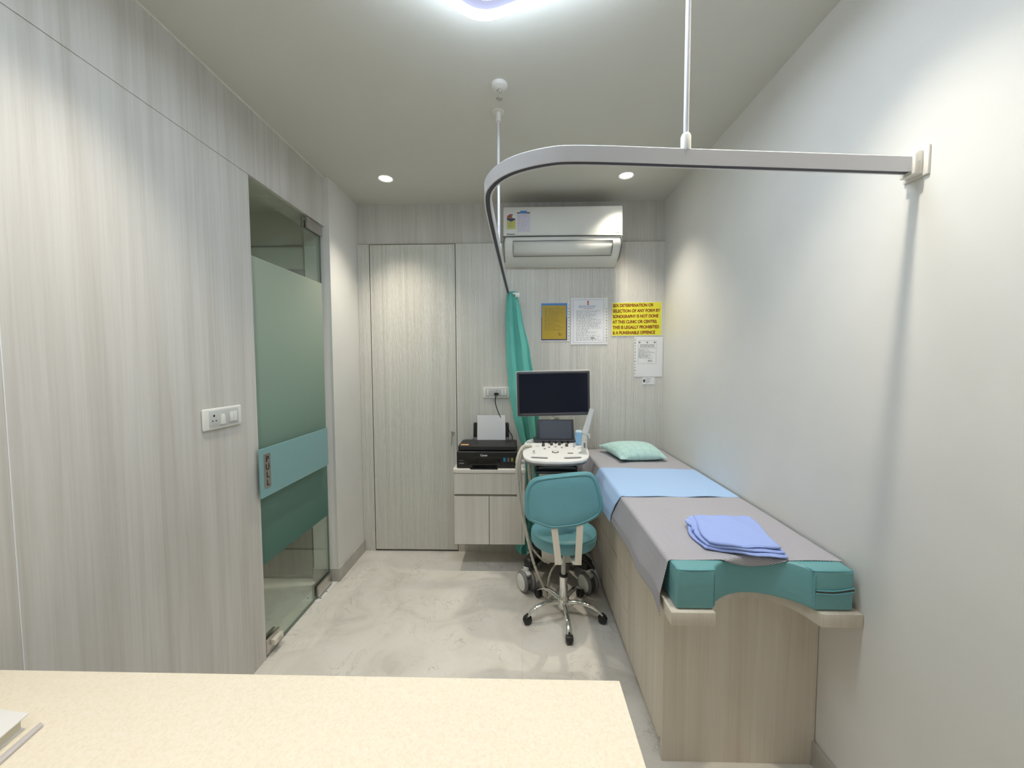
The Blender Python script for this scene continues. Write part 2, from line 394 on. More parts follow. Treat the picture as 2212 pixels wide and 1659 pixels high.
struct(MB().box((-1.146, YB-.006, 0), (-.494, YB-.0005, 2.352)), 'trim_3', M['gapdark'], smooth=False)
k = MB(); k.lathe([(0, 0), (.013, 0), (.013, .006), (.010, .008), (0, .008)], mat=Matrix.Translation((-.527, YB-.0165, .934)) @ Matrix.Rotation(PI/2, 4, 'X')); k.build('lock', M['steel'], d1)
k = MB(); k.tube([(-.527, YB-.027, .936), (-.529, YB-.030, .915)], .004, 8).tube([(-.529, YB-.030, .915), (-.533, YB-.029, .905), (-.537, YB-.030, .835)], [.007, .003, .003], 8); k.build('key', M['brass'], d1)
struct(MB().box((XP, Y0, H-.006), (XP+.006, YJ, H), .001), 'trim_4', M['cabtop'], smooth=False)
struct(MB().box((XW, YB-.010, 2.352), (XR, YB-.0005, 2.356)), 'trim_5', M['gapbrown'], smooth=False)

struct(MB().box((XP-.001, .897, 0), (XP+.0008, .8995, 1.62)), 'trim_7', M['paper'], smooth=False)
# ------------------------------------------------------------------ corridor behind the glass
struct(MB().box((-3.2, 2.50, 0), (-1.40, 2.60, 2.5)), 'wall_corridor', M['corr'], smooth=False)
struct(MB().box((-3.2, -.3, 2.45), (-1.401, 2.5, 2.55)), 'ceiling_corridor', M['ceil'], smooth=False)
struct(MB().box((-3.2, -.4, 0), (-3.1, 2.5, 2.45)), 'wall_corridor_left', M['corr'], smooth=False)
struct(MB().box((-3.1, -.4, 0), (-1.401, -.3, 2.45)), 'wall_corridor_near', M['corr'], smooth=False)
M['corrdoor'] = laminate('olive_grey_laminate', [(.22, .22, .18), (.27, .27, .22), (.32, .32, .27)], 1.0, .4)
d3 = struct(MB().box((-2.30, 2.478, .03), (-1.415, 2.498, .95), .002).box((-2.30, 2.478, .956), (-1.415, 2.498, 1.40), .002), 'door_3', M['corrdoor'], smooth=False)
struct(MB().box((-1.60, 2.486, 2.222), (-1.43, 2.499, 2.228)).box((-2.4, 2.486, 2.222), (-1.60, 2.499, 2.228)), 'trim_6', M['gapbrown'], smooth=False)
o = MB().box((-1.53, 2.465, 1.98), (-1.408, 2.499, 2.072), .004).build('door_closer', M['mgrey'], origin=(-1.47, 2.48, 1.98))
tag(o, 'dark grey box on the corridor wall seen through the clear glass', 'wall box')
cl = thing('added_corridor_lamp', 'unseen round light added in the corridor ceiling behind the glass door', 'ceiling light', (-2.1, 1.6, 2.45))  # unseen lamp, added to brighten the corridor behind the glass
MB().lathe([(.035, -.002), (.045, -.004), (.048, 0), (.035, 0)], c=(-2.1, 1.6, 2.45)).build('trim_ring', M['white'], cl)
MB().lathe([(0, -.001), (.035, -.001), (.035, 0), (0, 0)], c=(-2.1, 1.6, 2.45)).build('lens', M['downlight'], cl)
L = bpy.data.lights.new('corridor_fill_light', 'SPOT'); L.energy = 42; L.color = (1, .96, .85); L.spot_size = 2.6; L.spot_blend = .8; L.shadow_soft_size = .035
lo = bpy.data.objects.new('bulb', L); COL.objects.link(lo); lo.parent = cl; lo.location = (0, 0, -.01)

# ------------------------------------------------------------------ glass door
gx = -1.28
d2 = struct(MB().box((gx-.006, YD+.003, .012), (gx+.006, 2.430, 2.327)), 'door_2', M['glass'], smooth=False)
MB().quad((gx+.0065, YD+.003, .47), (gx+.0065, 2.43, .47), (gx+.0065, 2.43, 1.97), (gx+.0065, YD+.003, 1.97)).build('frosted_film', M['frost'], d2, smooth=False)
MB().box((gx-.006, 2.4302, .012), (gx+.006, 2.4325, 2.327)).box((gx-.006, YD+.003, .0095), (gx+.006, 2.43, .0118)).build('polished_edge', M['glassedge'], d2, smooth=False)
# standoff band with PULL plate
MB().box((-1.246, YD-.03, .815), (-1.2385, 2.384, 1.052), .001).build('handle_panel', M['band'], d2, smooth=False)
MB().tube([(gx+.007, 1.86, .93), (-1.246, 1.86, .93)], .009, 16).tube([(gx+.007, 2.33, .93), (-1.246, 2.33, .93)], .009, 16).build('standoff', M['steel'], d2)
pl = MB().box((-1.2383, 1.778, .857), (-1.2368, 1.826, 1.024), .0006).build('pull_plate', M['steel'], d2, smooth=False)
for i, ch in enumerate('PULL'):
    text(ch, .041, (-1.2362, 1.802, .9835-.0385*i), (0, 1, 0), (0, 0, 1), M['inkd'], 'letter', pl, align='CENTER', bold=.0007)
MB().box((gx-.022, 2.262, .014), (gx-.0065, 2.428, .084), .002).box((gx+.0068, 2.262, .014), (gx+.022, 2.428, .084), .002).build('bottom_patch_fitting', M['steel'], d2)
MB().box((gx-.022, 2.262, 2.262), (gx-.0065, 2.428, 2.322), .002).box((gx+.0068, 2.262, 2.262), (gx+.022, 2.428, 2.322), .002).build('top_patch_fitting', M['steel'], d2)
pf = MB().box((gx-.022, 1.787, .014), (gx-.0065, 1.892, .09), .002).box((gx+.0068, 1.787, .014), (gx+.016, 1.892, .09), .002).build('lock_patch', M['steel'], d2)
lk = MB(); lk.prism([(gx+.016, 1.815, .045), (gx+.016, 1.885, .045), (gx+.016, 1.885, .075), (gx+.016, 1.815, .075)], (.024, 0, 0), .004)
lk.build('lock_case', M['nickel'], pf)
MB().lathe([(0, 0), (.009, 0), (.009, .003), (0, .003)], mat=Matrix.Translation((gx+.0402, 1.85, .060)) @ Matrix.Rotation(PI/2, 4, 'Y')).build('keyhole', M['steel'], pf)
pt = thing('floor_pivot_plate', 'white metal cover plate screwed to floor under the glass door pivot', 'floor plate', (-1.30, 2.36, 0))
MB().prism([(-1.353, 2.236, .0), (-1.245, 2.236, .0), (-1.236, 2.26, .0), (-1.236, 2.455, .0), (-1.353, 2.455, .0)], (0, 0, .003), .0008).build('plate', M['white'], pt, smooth=False)
for sx, sy in ((-1.335, 2.27), (-1.335, 2.34), (-1.252, 2.27), (-1.252, 2.34)): MB().lathe([(0, .003), (.005, .003), (.004, .0045), (0, .0045)], c=(sx, sy, 0), n=12).build('screw', M['dgrey'], pt)

# ------------------------------------------------------------------ switch plate on the panelled wall
sw = thing('switch_socket_plate', 'white plastic switch and socket plate on left wood panel wall', 'switch plate', (XP, 1.565, 1.19))
def rplate(xc, y0, y1, z0, z1, t, r=.006):
    return MB().prism([(xc, y0, z0), (xc, y1, z0), (xc, y1, z1), (xc, y0, z1)], (t, 0, 0), r, 4)
rplate(XP, 1.462, 1.668, 1.190, 1.277, .012).build('face_plate', M['white'], sw)
MB().box((XP+.012, 1.488, 1.200), (XP+.0135, 1.645, 1.268), .0008).build('inner_panel', M['lgrey'], sw)
MB().prism([(XP+.0135, 1.542, 1.208), (XP+.0135, 1.566, 1.208), (XP+.0135, 1.560, 1.250), (XP+.0135, 1.548, 1.250)], (.008, 0, 0), .001).build('rocker', M['white'], sw)
for y in (1.604, 1.624): MB().prism([(XP+.0135, y-.009, 1.212), (XP+.0135, y+.009, 1.212), (XP+.0135, y+.009, 1.254), (XP+.0135, y-.009, 1.254)], (.004, 0, 0), .001).build('rocker', M['white'], sw)
m = MB()
for y, z, r in ((1.512, 1.247, .0045), (1.504, 1.226, .003), (1.522, 1.226, .003)):
    m.lathe([(0, 0), (r, 0), (r, .0006), (0, .0006)], mat=Matrix.Translation((XP+.0135, y, z)) @ Matrix.Rotation(PI/2, 4, 'Y'), n=14)
m.build('socket_holes', M['blackm'], sw)

# ------------------------------------------------------------------ ceiling fixtures
def rounded_poly(V, r, n=8):
    out = []
    for i in range(len(V)):
        p, a, b = Vector(V[i]), Vector(V[i-1]), Vector(V[(i+1) % len(V)])
        da, db = (a-p).normalized(), (b-p).normalized(); s, e = p+da*r, p+db*r
        for k_ in range(n+1):
            t = k_/n; out.append(s*(1-t)**2 + p*2*t*(1-t) + e*t*t)
    return out
lamp = thing('ceiling_lamp', 'large white LED ceiling lamp of nested glowing rounded frames, cut by photo top', 'ceiling lamp', (-.05, 1.05, H))
base = rounded_poly([(-.141, 1.318), (.36, 1.14), (.13, .72), (-.507, .975)], .075)
cx = Vector((-.06, 1.035))
def ringp(s, a=0, sh=(0, 0)):
    R_ = Matrix.Rotation(a, 2); return [cx + Vector(sh) + (R_ @ (p-cx))*s for p in base]
MB().prism([(p.x, p.y, H-.062) for p in ringp(.94)], (0, 0, .005)).build('diffuser_panel', M['lampdim'], lamp)
MB().prism([(p.x, p.y, H-.0565) for p in ringp(.45)], (0, 0, .0565)).build('ceiling_canopy', M['white'], lamp)
for s_, a_, sh_, z_ in ((1.0, 0, (0, 0), .080), (.76, .10, (.01, .0), .078), (.52, .22, (.01, -.01), .078), (.28, .35, (0, 0), .078)):
    P = ringp(s_, a_, sh_); Q = ringp(s_-.085, a_, sh_)
    m = MB(); z1, z0 = H-z_+.015, H-z_
    m.loops([[(p.x, p.y, z0) for p in P], [(p.x, p.y, z1) for p in P], [(p.x, p.y, z1) for p in Q], [(p.x, p.y, z0) for p in Q], [(p.x, p.y, z0) for p in P]], caps=False)
    m.build('light_ring', M['lamp'], lamp, smooth=False)
def downlight(x, y, label, first=[None]):
    if first[0] is None:
        t = thing('ceiling_downlight', label, 'ceiling light', (x, y, H), 'round recessed ceiling downlights'); t.location = (0, 0, H)
        MB().lathe([(.040, -.001), (.046, -.005), (.050, -.004), (.051, 0), (.040, 0)], c=(0, 0, H)).build('trim_ring', M['white'], t)
        MB().lathe([(0, -.002), (.040, -.002), (.040, 0), (0, 0)], c=(0, 0, H)).build('lens', M['downlight'], t)
        L = bpy.data.lights.new('downlight', 'SPOT'); L.energy = DOWN_W; L.color = DOWN_COL; L.spot_size = math.radians(94); L.spot_blend = 1.0; L.shadow_soft_size = .03
        lo = bpy.data.objects.new('bulb', L); COL.objects.link(lo); lo.parent = t; lo.location = (0, 0, -.012)
        first[0] = t
    else:
        t = first[0].copy(); COL.objects.link(t)
        for ch in list(first[0].children): c = ch.copy(); COL.objects.link(c); c.parent = t
        t['label'] = label
    t.location = (x, y, H); return t
downlight(*DOWNLIGHTS[0][:2], 'round recessed downlight in the ceiling above the fluted door, left of two')
downlight(*DOWNLIGHTS[1][:2], 'round recessed downlight in the ceiling near right wall beside air conditioner')
for i, nm in zip(range(2, 6), ('over the desk by the panelled wall', 'over the foot of the couch', 'behind the desk on the left', 'behind the desk on the right')):
    downlight(*DOWNLIGHTS[i][:2], 'round recessed downlight out of view ' + nm)
sp = thing('fire_sprinkler', 'chrome pendant fire sprinkler with white rose on ceiling', 'sprinkler', (-.093, 1.70, H))
MB().lathe([(0, -.020), (.020, -.020), (.034, -.013), (.036, 0), (0, 0)], c=(-.093, 1.70, H)).build('rose', M['white'], sp)
MB().lathe([(0, -.034), (.010, -.034), (.013, -.027), (.011, -.020), (0, -.020)], c=(-.093, 1.70, H), n=12).tube([(-.093, 1.70, H-.030), (-.093, 1.70, H-.056)], .0035, 10).tube([(-.102, 1.70, H-.030), (-.096, 1.70, H-.052)], .0015, 6).tube([(-.084, 1.70, H-.030), (-.090, 1.70, H-.052)], .0015, 6).build('head', M['chrome'], sp)
MB().lathe([(0, -.060), (.012, -.060), (.0145, -.057), (0, -.055)], c=(-.093, 1.70, H), n=20).build('deflector', M['steel'], sp)

# ------------------------------------------------------------------ curtain rail
rz0, rz1 = 1.957, 1.997
rail = thing('curtain_rail', 'white L-shaped metal curtain rail hung from ceiling over the couch', 'curtain rail', (1.03, 1.075, 1.975))
path = [(1.040, 1.072), (.75, 1.045), (.45, 1.018), (.16, .992), (.06, 1.000), (-.03, 1.045), (-.085, 1.12), (-.105, 1.22), (-.108, 1.45), (-.105, 1.9), (-.10, 2.4), (-.096, 2.76)]
pp, _ = catmull([Vector((a, b, 0)) for a, b in path], [0]*len(path), 8)
rings = []; slots = []
for i, p in enumerate(pp):
    d = (pp[min(i+1, len(pp)-1)]-pp[max(i-1, 0)]).normalized(); n_ = Vector((-d.y, d.x, 0)); w_ = .011
    prof = [(-w_, rz0), (-w_, rz1-.003), (-w_+.003, rz1), (w_-.003, rz1), (w_, rz1-.003), (w_, rz0), (w_-.004, rz0), (w_-.004, rz0+.006), (-w_+.004, rz0+.006), (-w_+.004, rz0)]
    rings.append([(p.x+n_.x*a, p.y+n_.y*a, b) for a, b in prof])
    slots.append([(p.x+n_.x*a, p.y+n_.y*a, b) for a, b in ((-.0066, rz0+.001), (.0066, rz0+.001), (.0066, rz0+.0055), (-.0066, rz0+.0055))])
MB().loops(rings).build('track', M['rail'], rail, angle=40)
MB().loops(slots).build('channel', M['railslot'], rail, angle=40)
m = MB().prism([(1.028, 1.052, 1.948), (1.050, 1.052, 1.948), (1.050, 1.052, 2.008), (1.036, 1.052, 2.008), (1.028, 1.052, 1.998)], (0, .042, 0), .003)
m.box((1.049, 1.040, 1.942), (XR, 1.106, 2.016), .002)
m.lathe([(0, 0), (.003, 0), (.003, .001), (0, .001)], mat=Matrix.Translation((1.040, 1.0515, 1.98)) @ Matrix.Rotation(PI/2, 4, 'X'), n=10)
m.build('wall_bracket', M['ivory'], rail)
MB().box((-.107, YB-.145, 1.95), (-.085, YB-.135, 2.0), .002).box((-.104, YB-.137, 1.965), (-.088, YB-.016, 1.985), .002).box((-.117, YB-.022, 1.94), (-.075, YB-.0165, 2.02), .002).build('end_bracket', M['ivory'], rail)
for (x, y) in ((.4195, 1.0155), (-.109, 1.877)):
    MB().tube([(x, y, rz1+.02), (x, y, H-.01)], .0065, 16).build('drop_rod', M['rail'], rail)
    MB().lathe([(0, 1.994), (.0125, 1.994), (.0125, 2.030), (.010, 2.036), (0, 2.036)], c=(x, y, 0), n=20).build('socket', M['offwhite'], rail)
    MB().lathe([(0, H-.045), (.0125, H-.045), (.0125, H-.006), (.028, H-.005), (.029, H), (0, H)], c=(x, y, 0), n=24).build('ceiling_flange', M['offwhite'], rail)

# ------------------------------------------------------------------ curtain
cur = thing('curtain', 'sea green cloth curtain gathered at the end of the rail', 'curtain', (.0, 2.74, 0))
prof = [(1.972, -.112, -.030, 2.755, .016), (1.80, -.118, .005, 2.75, .022), (1.54, -.110, .058, 2.745, .026), (1.28, -.092, .095, 2.74, .028), (1.08, -.062, .120, 2.74, .030), (.94, -.026, .125, 2.74, .030), (.78, .028, .125, 2.74, .026), (.50, .032, .118, 2.74, .024), (.25, .024, .112, 2.74, .024), (.16, -.02, .115, 2.73, .03), (.09, -.055, .110, 2.73, .034), (.045, -.04, .08, 2.73, .03)]
def curf(u, v):
    z = 1.972 + (.045-1.972)*v
    for a, b in zip(prof, prof[1:]):
        if b[0] <= z <= a[0]: break
    t = (a[0]-z)/(a[0]-b[0]); t = t*t*(3-2*t)*.5 + t*.5
    l, r_, y, am = (a[i]*(1-t)+b[i]*t for i in (1, 2, 3, 4))
    ph = u*2*PI*2.2 + .9 + .8*math.sin(v*3)
    x = l + (r_-l)*u + .004*math.sin(ph*2+v*5); y = y + am*.6*math.sin(ph) + .003*math.sin(v*23+u*9) + .002*math.sin(v*61+u*4) + .05*max(0, v-.5)
    zz = z + .02*math.sin(u*5+1)*max(0, v-.9)*8
    return (x, min(y, YB-.03), max(zz, .02))
co = MB().grid(curf, 110, 80).build('cloth', M['curtain'], cur, angle=80)
sm = co.modifiers.new('s', 'SOLIDIFY'); sm.thickness = .0018
MB().box((-.062, 2.72, 1.945), (-.030, 2.752, 1.956), .002).tube([(-.05, 2.735, 1.955), (-.035, 2.73, 1.972), (-.02, 2.728, 1.955)], .003, 8).box((-.045, 2.712, 1.925), (-.012, 2.722, 1.955), .003).build('hook_tape', M['white'], cur)

# ------------------------------------------------------------------ air conditioner
ac = thing('air_conditioner', 'white split air conditioner indoor unit high on the fluted wall', 'air conditioner', (.28, YB, 2.16))
ax0, ax1 = -.124, .686
pr = [(YB-.014, 2.535), (2.695, 2.535), (2.672, 2.525), (2.664, 2.50), (2.660, 2.328), (YB-.014, 2.328)]
MB().prism([(ax0, y, z) for y, z in pr], (ax1-ax0, 0, 0), .003).build('front_panel', M['ac'], ac)
pr2 = [(2.662, 2.322), (2.664, 2.300), (2.672, 2.270), (2.690, 2.240), (2.725, 2.208), (2.770, 2.185), (2.84, 2.168), (YB-.014, 2.166), (YB-.014, 2.322)]
MB().prism([(ax0+.003, y, z) for y, z in pr2], (ax1-ax0-.006, 0, 0), .004).build('lower_body', M['ac'], ac)
seam = [(ax0+.004, 2.78, 2.183), (ax0+.003, 2.715, 2.213), (ax0+.003, 2.678, 2.255), (ax0+.004, 2.664, 2.292), (ax0+.012, 2.660, 2.316), (ax0+.03, 2.659, 2.325), (.28, 2.659, 2.326), (ax1-.03, 2.659, 2.325), (ax1-.012, 2.660, 2.316), (ax1-.004, 2.664, 2.292), (ax1-.003, 2.678, 2.255), (ax1-.003, 2.715, 2.213), (ax1-.004, 2.78, 2.183)]
MB().tube([(a, b-.0012, c) for a, b, c in seam], .0036, 8, smooth=5).build('seam_trim', M['acline'], ac)
def lou(u, inset):
    # flap follows the curved underside
    pass
la, lb = ax0+.066, ax1-.064
fl = [(2.6685, 2.297), (2.678, 2.262), (2.697, 2.234), (2.7255, 2.2085)]
m = MB(); m.grid(lambda u, v: (la+(lb-la)*u - .006*v*(1 if u > .5 else -1)*0, fl[round(v*3)][0]-.0045, fl[round(v*3)][1]-.002), 1, 3); lv = m.build('louvre', M['ac'], ac, angle=60)
sm = lv.modifiers.new('s', 'SOLIDIFY'); sm.thickness = .003
P_ = [(la, y-.0085, z-.003) for y, z in fl] + [(lb, y-.0085, z-.003) for y, z in fl[::-1]]
MB().tube(P_, .0024, 6, closed=True).build('louvre_gap', M['acline'], ac)
# energy label, instruction sheet, lettering
fy = 2.6612
def fy_at(z): return 2.660 + (z-2.328)*.0233
def flat(name, pts, mat, par, off=.0006, th=.0004):
    return MB().prism([(x, fy_at(z)-off, z) for x, z in pts], (0, -th, 0)).build(name, mat, par, smooth=False)
lab = flat('energy_label', [(-.100, 2.376), (-.041, 2.376), (-.041, 2.438), (-.100, 2.438)], M['yellow'], ac)
M['labelyel'] = mk('pale_yellow_label', (.52, .53, .12), .4); lab.data.materials[0] = M['labelyel']
flat('label_band', [(-.0705, 2.424), (-.043, 2.438), (-.041, 2.447), (-.100, 2.447), (-.098, 2.438)], M['navycard'], lab, .0012)
flat('label_dome', [(-.0705+.029*math.cos(a), 2.447+.029*math.sin(a)) for a in [PI*i/16 for i in range(17)]], M['paper'], lab, .0012)
M['labred'] = mk('label_red', (.30, .03, .04), .4)
flat('label_rating', [(-.0705+.029*math.cos(a), 2.447+.029*math.sin(a)) for a in [PI*(.36+.64*i/12) for i in range(13)]]+[(-.0705, 2.447)], M['labred'], lab, .0018)
flat('label_core', [(-.0705+.0125*math.cos(a), 2.447+.0125*math.sin(a)) for a in [PI*i/12 for i in range(13)]], M['olive'], lab, .0024)
for a in (.93*PI, .72*PI, .5*PI):
    c_ = (-.0705+.021*math.cos(a), 2.4475+.021*math.sin(a))
    flat('label_star', [(c_[0]+(.0034 if i % 2 == 0 else .0015)*math.sin(PI*i/5), c_[1]+(.0034 if i % 2 == 0 else .0015)*math.cos(PI*i/5)) for i in range(10)], M['paper'], lab, .0026)
def printed(name, x0, x1, z0, z1, y, rows, mat, parent, seed=1, hgt=.5, yf=None, gaps=.25, rag=.3):
    rnd = random.Random(seed); m = MB(); dz = (z1-z0)/rows
    for i in range(rows):
        z = z1 - dz*(i+.5); x = x0; end = x1 - (x1-x0)*rnd.random()*rag
        while x < end-.002:
            l_ = min(rnd.uniform(.004, .016), end-x); yy = (yf(z) if yf else y)
            m.quad((x, yy, z-dz*hgt/2), (x+l_, yy, z-dz*hgt/2), (x+l_, yy, z+dz*hgt/2), (x, yy, z+dz*hgt/2)); x += l_+rnd.uniform(.001, .004)*(gaps*4)
    return m.build(name, mat, parent, smooth=False)
printed('label_print', -.092, -.050, 2.382, 2.420, 0, 6, M['mgrey'], lab, 5, .35, lambda z: fy_at(z)-.0014, .4, .5)
sh = flat('instruction_sheet', [(-.030, 2.356), (.058, 2.356), (.058, 2.486), (-.030, 2.486)], M['paper'], ac, .0008)
M['lilac'] = mk('lilac_paper', (.60, .58, .68), .4); sh.data.materials[0] = M['lilac']
flat('sheet_header', [(-.030, 2.479), (.058, 2.479), (.058, 2.487), (-.030, 2.487)], M['dgrey'], sh, .0014)
flat('blue_tape', [(-.009, 2.480), (.037, 2.480), (.037, 2.497), (-.009, 2.497)], M['bluecard'], sh, .0019)
printed('sheet_print', -.026, .052, 2.366, 2.474, 0, 8, M['ink'], sh, 7, .16, lambda z: fy_at(z)-.0015, 1.2, .6)
text('Panasonic', .0135, (-.099, fy_at(2.337)-.0007, 2.3365), (1, 0, 0), (0, 0, 1), M['inkd'], 'lettering', ac, bold=.0003, width=.052)
text('Inverter', .011, (.630, fy_at(2.341)-.0016, 2.341), (1, 0, 0), (0, 0, 1), M['mgrey'], 'lettering', ac, bold=.0003, width=.036)
# ------------------------------------------------------------------ notices on the fluted wall
FY = YB-.0165   # front of the flutes
def sheet(name, label, cat, x0, x1, z0, z1, mat, tilt=0, th=.0012):
    o = MB().prism([(x0, FY-.0005, z0), (x1, FY-.0005, z0+tilt), (x1, FY-.0005, z1+tilt), (x0, FY-.0005, z1)], (0, -th, 0)).build(name, mat, origin=((x0+x1)/2, FY, z0), smooth=False)
    return tag(o, label, cat)
def rect(name, x0, x1, z0, z1, y, mat, par, dx=0): return MB().box((x0, y-.0003, z0), (x1, y, z1)).build(name, mat, par, smooth=False)
def holes(x, z0, z1, y, par, n=12, seed=3, dx=0):
    m = MB()
    for i in range(n):
        z = z0+(z1-z0)*i/(n-1); m.box((x-.0022+dx*(z-z0), y-.0006, z-.003-.002*(i % 3 == 1)), (x+.0022+dx*(z-z0), y, z+.003+.002*(i % 3 == 1)))
    m.build('binder_holes', M['dgrey'], par, smooth=False)
Yf = FY-.0018
s1 = sheet('certificate', 'gold certificate on blue backing in clear sleeve, leftmost notice on fluted wall', 'certificate', .138, .358, 1.622, 1.909, M['sleeve'])
rect('blue_backing', .146, .340, 1.630, 1.905, Yf, M['navycard'], s1)
rect('blue_header', .146, .340, 1.80, 1.905, Yf-.0004, M['bluecard'], s1)
g = rect('gold_sheet', .152, .331, 1.638, 1.889, Yf-.0008, M['gold'], s1)
printed('printed_text', .172, .318, 1.70, 1.872, Yf-.0013, 22, M['ink'], g, 11, .3, None, .6, .5)
M['goldink'] = mk('brown_print', (.19, .13, .03), .7); g.children[0].data.materials[0] = M['goldink']
MB().tube([(.275, Yf-.0015, 1.665), (.280, Yf-.0015, 1.690), (.284, Yf-.0015, 1.662), (.290, Yf-.0015, 1.683), (.294, Yf-.0015, 1.668), (.308, Yf-.0015, 1.674)], .0008, 6, smooth=4).build('signature', M['inkd'], s1)
rect('punch_strip', .344, .357, 1.624, 1.914, Yf, M['white'], s1); holes(.3505, 1.64, 1.89, Yf-.0004, s1)
s2 = sheet('certificate', 'white registration certificate in clear sleeve, between gold certificate and yellow notice', 'certificate', .367, .641, 1.597, 1.944, M['sleeve'])
p2 = rect('paper_sheet', .371, .620, 1.601, 1.940, Yf, M['paper'], s2)
m = MB()
for a, b, c_, d_ in ((.384, .612, 1.612, 1.6145), (.384, .612, 1.928, 1.9305), (.384, .3865, 1.612, 1.93), (.6095, .612, 1.612, 1.93)): m.box((a, Yf-.0007, c_), (b, Yf-.0003, d_))
M['border'] = mk('pale_blue_border', (.40, .43, .62), .7); m.build('border_line', M['border'], p2, smooth=False)
MB().lathe([(0, 0), (.007, 0), (.007, .0004), (0, .0004)], mat=Matrix.Translation((.494, Yf-.0003, 1.914)) @ Matrix.Rotation(PI/2, 4, 'X'), n=16).box((.490, Yf-.0008, 1.896), (.498, Yf-.0003, 1.910)).box((.487, Yf-.0008, 1.892), (.501, Yf-.0003, 1.898)).build('crest', M['inkred'], p2, smooth=False)
printed('blue_heading', .425, .570, 1.868, 1.888, Yf-.0006, 3, M['inkblue'], p2, 3, .45, None, .3, .3)
printed('red_heading', .460, .535, 1.858, 1.868, Yf-.0006, 1, M['inkred'], p2, 4, .3, None, .3, .1)
printed('printed_text', .408, .600, 1.625, 1.852, Yf-.0006, 30, M['ink'], p2, 21, .34, None, .7, .6)
MB().tube([(.520, Yf-.001, 1.637), (.526, Yf-.001, 1.652), (.530, Yf-.001, 1.636), (.536, Yf-.001, 1.647), (.548, Yf-.001, 1.642)], .0009, 6, smooth=4).build('signature', M['inkd'], p2)
rect('punch_strip', .624, .638, 1.60, 1.948, Yf, M['white'], s2); holes(.6315, 1.625, 1.86, Yf-.0004, s2)
s3 = sheet('warning_notice', 'bright yellow legal notice with dark red capitals on fluted wall', 'notice', .668, 1.041, 1.657, 1.908, M['sleeve'], .004)
y3 = MB().prism([(.673, Yf, 1.662), (1.036, Yf, 1.666), (1.036, Yf, 1.908), (.673, Yf, 1.904)], (0, -.0004, 0)).build('yellow_sheet', M['yellow'], s3, smooth=False)
rows = [('SEX DETERMINATION OR', .297), ('SELECTION OF ANY FORM BY', .346), ('SONOGRAPHY IS NOT DONE', .334), ('AT THIS CLINIC OR CENTRE;', .325), ('THIS IS LEGALLY PROHIBITED', .341), ('& A PUNISHABLE OFFENCE', .312)]
for i, (s_, w_) in enumerate(rows):
    text(s_, .0315, (.678, Yf-.0008, 1.8735-.0402*i), Vector((1, 0, .012)).normalized(), (0, 0, 1), M['brownred'], 'lettering', y3, bold=.0011, width=w_)
s4 = sheet('printed_letter', 'white printed letter in punched sleeve below the yellow notice', 'letter', .838, 1.050, 1.354, 1.655, M['sleeve'])
p4 = MB().prism([(.848, Yf, 1.358), (1.048, Yf, 1.356), (1.049, Yf, 1.650), (.856, Yf, 1.651)], (0, -.0004, 0)).build('paper_sheet', M['paper'], s4, smooth=False)
m = MB(); a0, a1, b0, b1 = .868, 1.003, 1.452, 1.625
for a, b, c_, d_ in ((a0, a1, b0, b0+.001), (a0, a1, b1-.001, b1), (a0, a0+.001, b0, b1), (a1-.001, a1, b0, b1), (a0, a1, 1.568, 1.5695)): m.box((a, Yf-.0009, c_), (b, Yf-.0004, d_))
m.build('letter_border', M['ink'], p4, smooth=False)
for x in (.878, .935, .99): MB().lathe([(0, 0), (.0065, 0), (.0065, .0004), (0, .0004)], mat=Matrix.Translation((x, Yf-.0005, 1.611)) @ Matrix.Rotation(PI/2, 4, 'X'), n=14).build('emblem', M['mgrey'], p4, smooth=False)
printed('heading', .882, .992, 1.574, 1.598, Yf-.0009, 3, M['ink'], p4, 31, .5, None, .3, .15)
printed('printed_text', .873, .996, 1.492, 1.562, Yf-.0009, 11, M['ink'], p4, 33, .4, None, .4, .7)
printed('signature', .942, .978, 1.466, 1.482, Yf-.0009, 3, M['inkd'], p4, 34, .4, None, .3, .4)
rect('punch_strip', .840, .851, 1.356, 1.652, Yf, M['white'], s4); holes(.8455, 1.38, 1.63, Yf-.0004, s4)
s5 = sheet('identity_card', 'small white card with dark photo square under the printed letter', 'card', .904, .993, 1.298, 1.3525, M['paper'])
rect('photo_square', .909, .924, 1.314, 1.335, Yf, M['dgrey'], s5)
printed('printed_text', .930, .975, 1.306, 1.346, Yf-.0003, 6, M['ink'], s5, 41, .35, None, .4, .5)

# ------------------------------------------------------------------ socket plate, plug and cord
sk = thing('wall_socket_plate', 'white switch and socket plate on fluted wall above the printer', 'socket', (-.20, FY, 1.20))
MB().box((-.291, FY-.012, 1.198), (-.095, FY, 1.281), .003).build('face_plate', M['white'], sk)
MB().box((-.275, FY-.0132, 1.208), (-.110, FY-.0118, 1.271), .0006).build('inner_panel', M['lgrey'], sk)
for x in (-.256, -.146, -.124): MB().box((x-.008, FY-.018, 1.218), (x+.008, FY-.013, 1.262), .001).build('rocker', M['white'], sk)
MB().lathe([(0, 0), (.003, 0), (.003, .0005), (0, .0005)], mat=Matrix.Translation((-.191, FY-.0133, 1.252)) @ Matrix.Rotation(PI/2, 4, 'X'), n=12).build('earth_hole', M['blackm'], sk)
pc = thing('power_cord', 'black plug and power cord running from wall socket down to printer', 'power cord', (-.19, FY-.03, 1.22))
MB().prism([(-.211, FY-.0135, 1.229), (-.204, FY-.0135, 1.220), (-.180, FY-.0135, 1.220), (-.170, FY-.0135, 1.229), (-.180, FY-.0135, 1.239), (-.204, FY-.0135, 1.239)], (0, -.022, 0), .004).build('plug', M['cord'], pc)
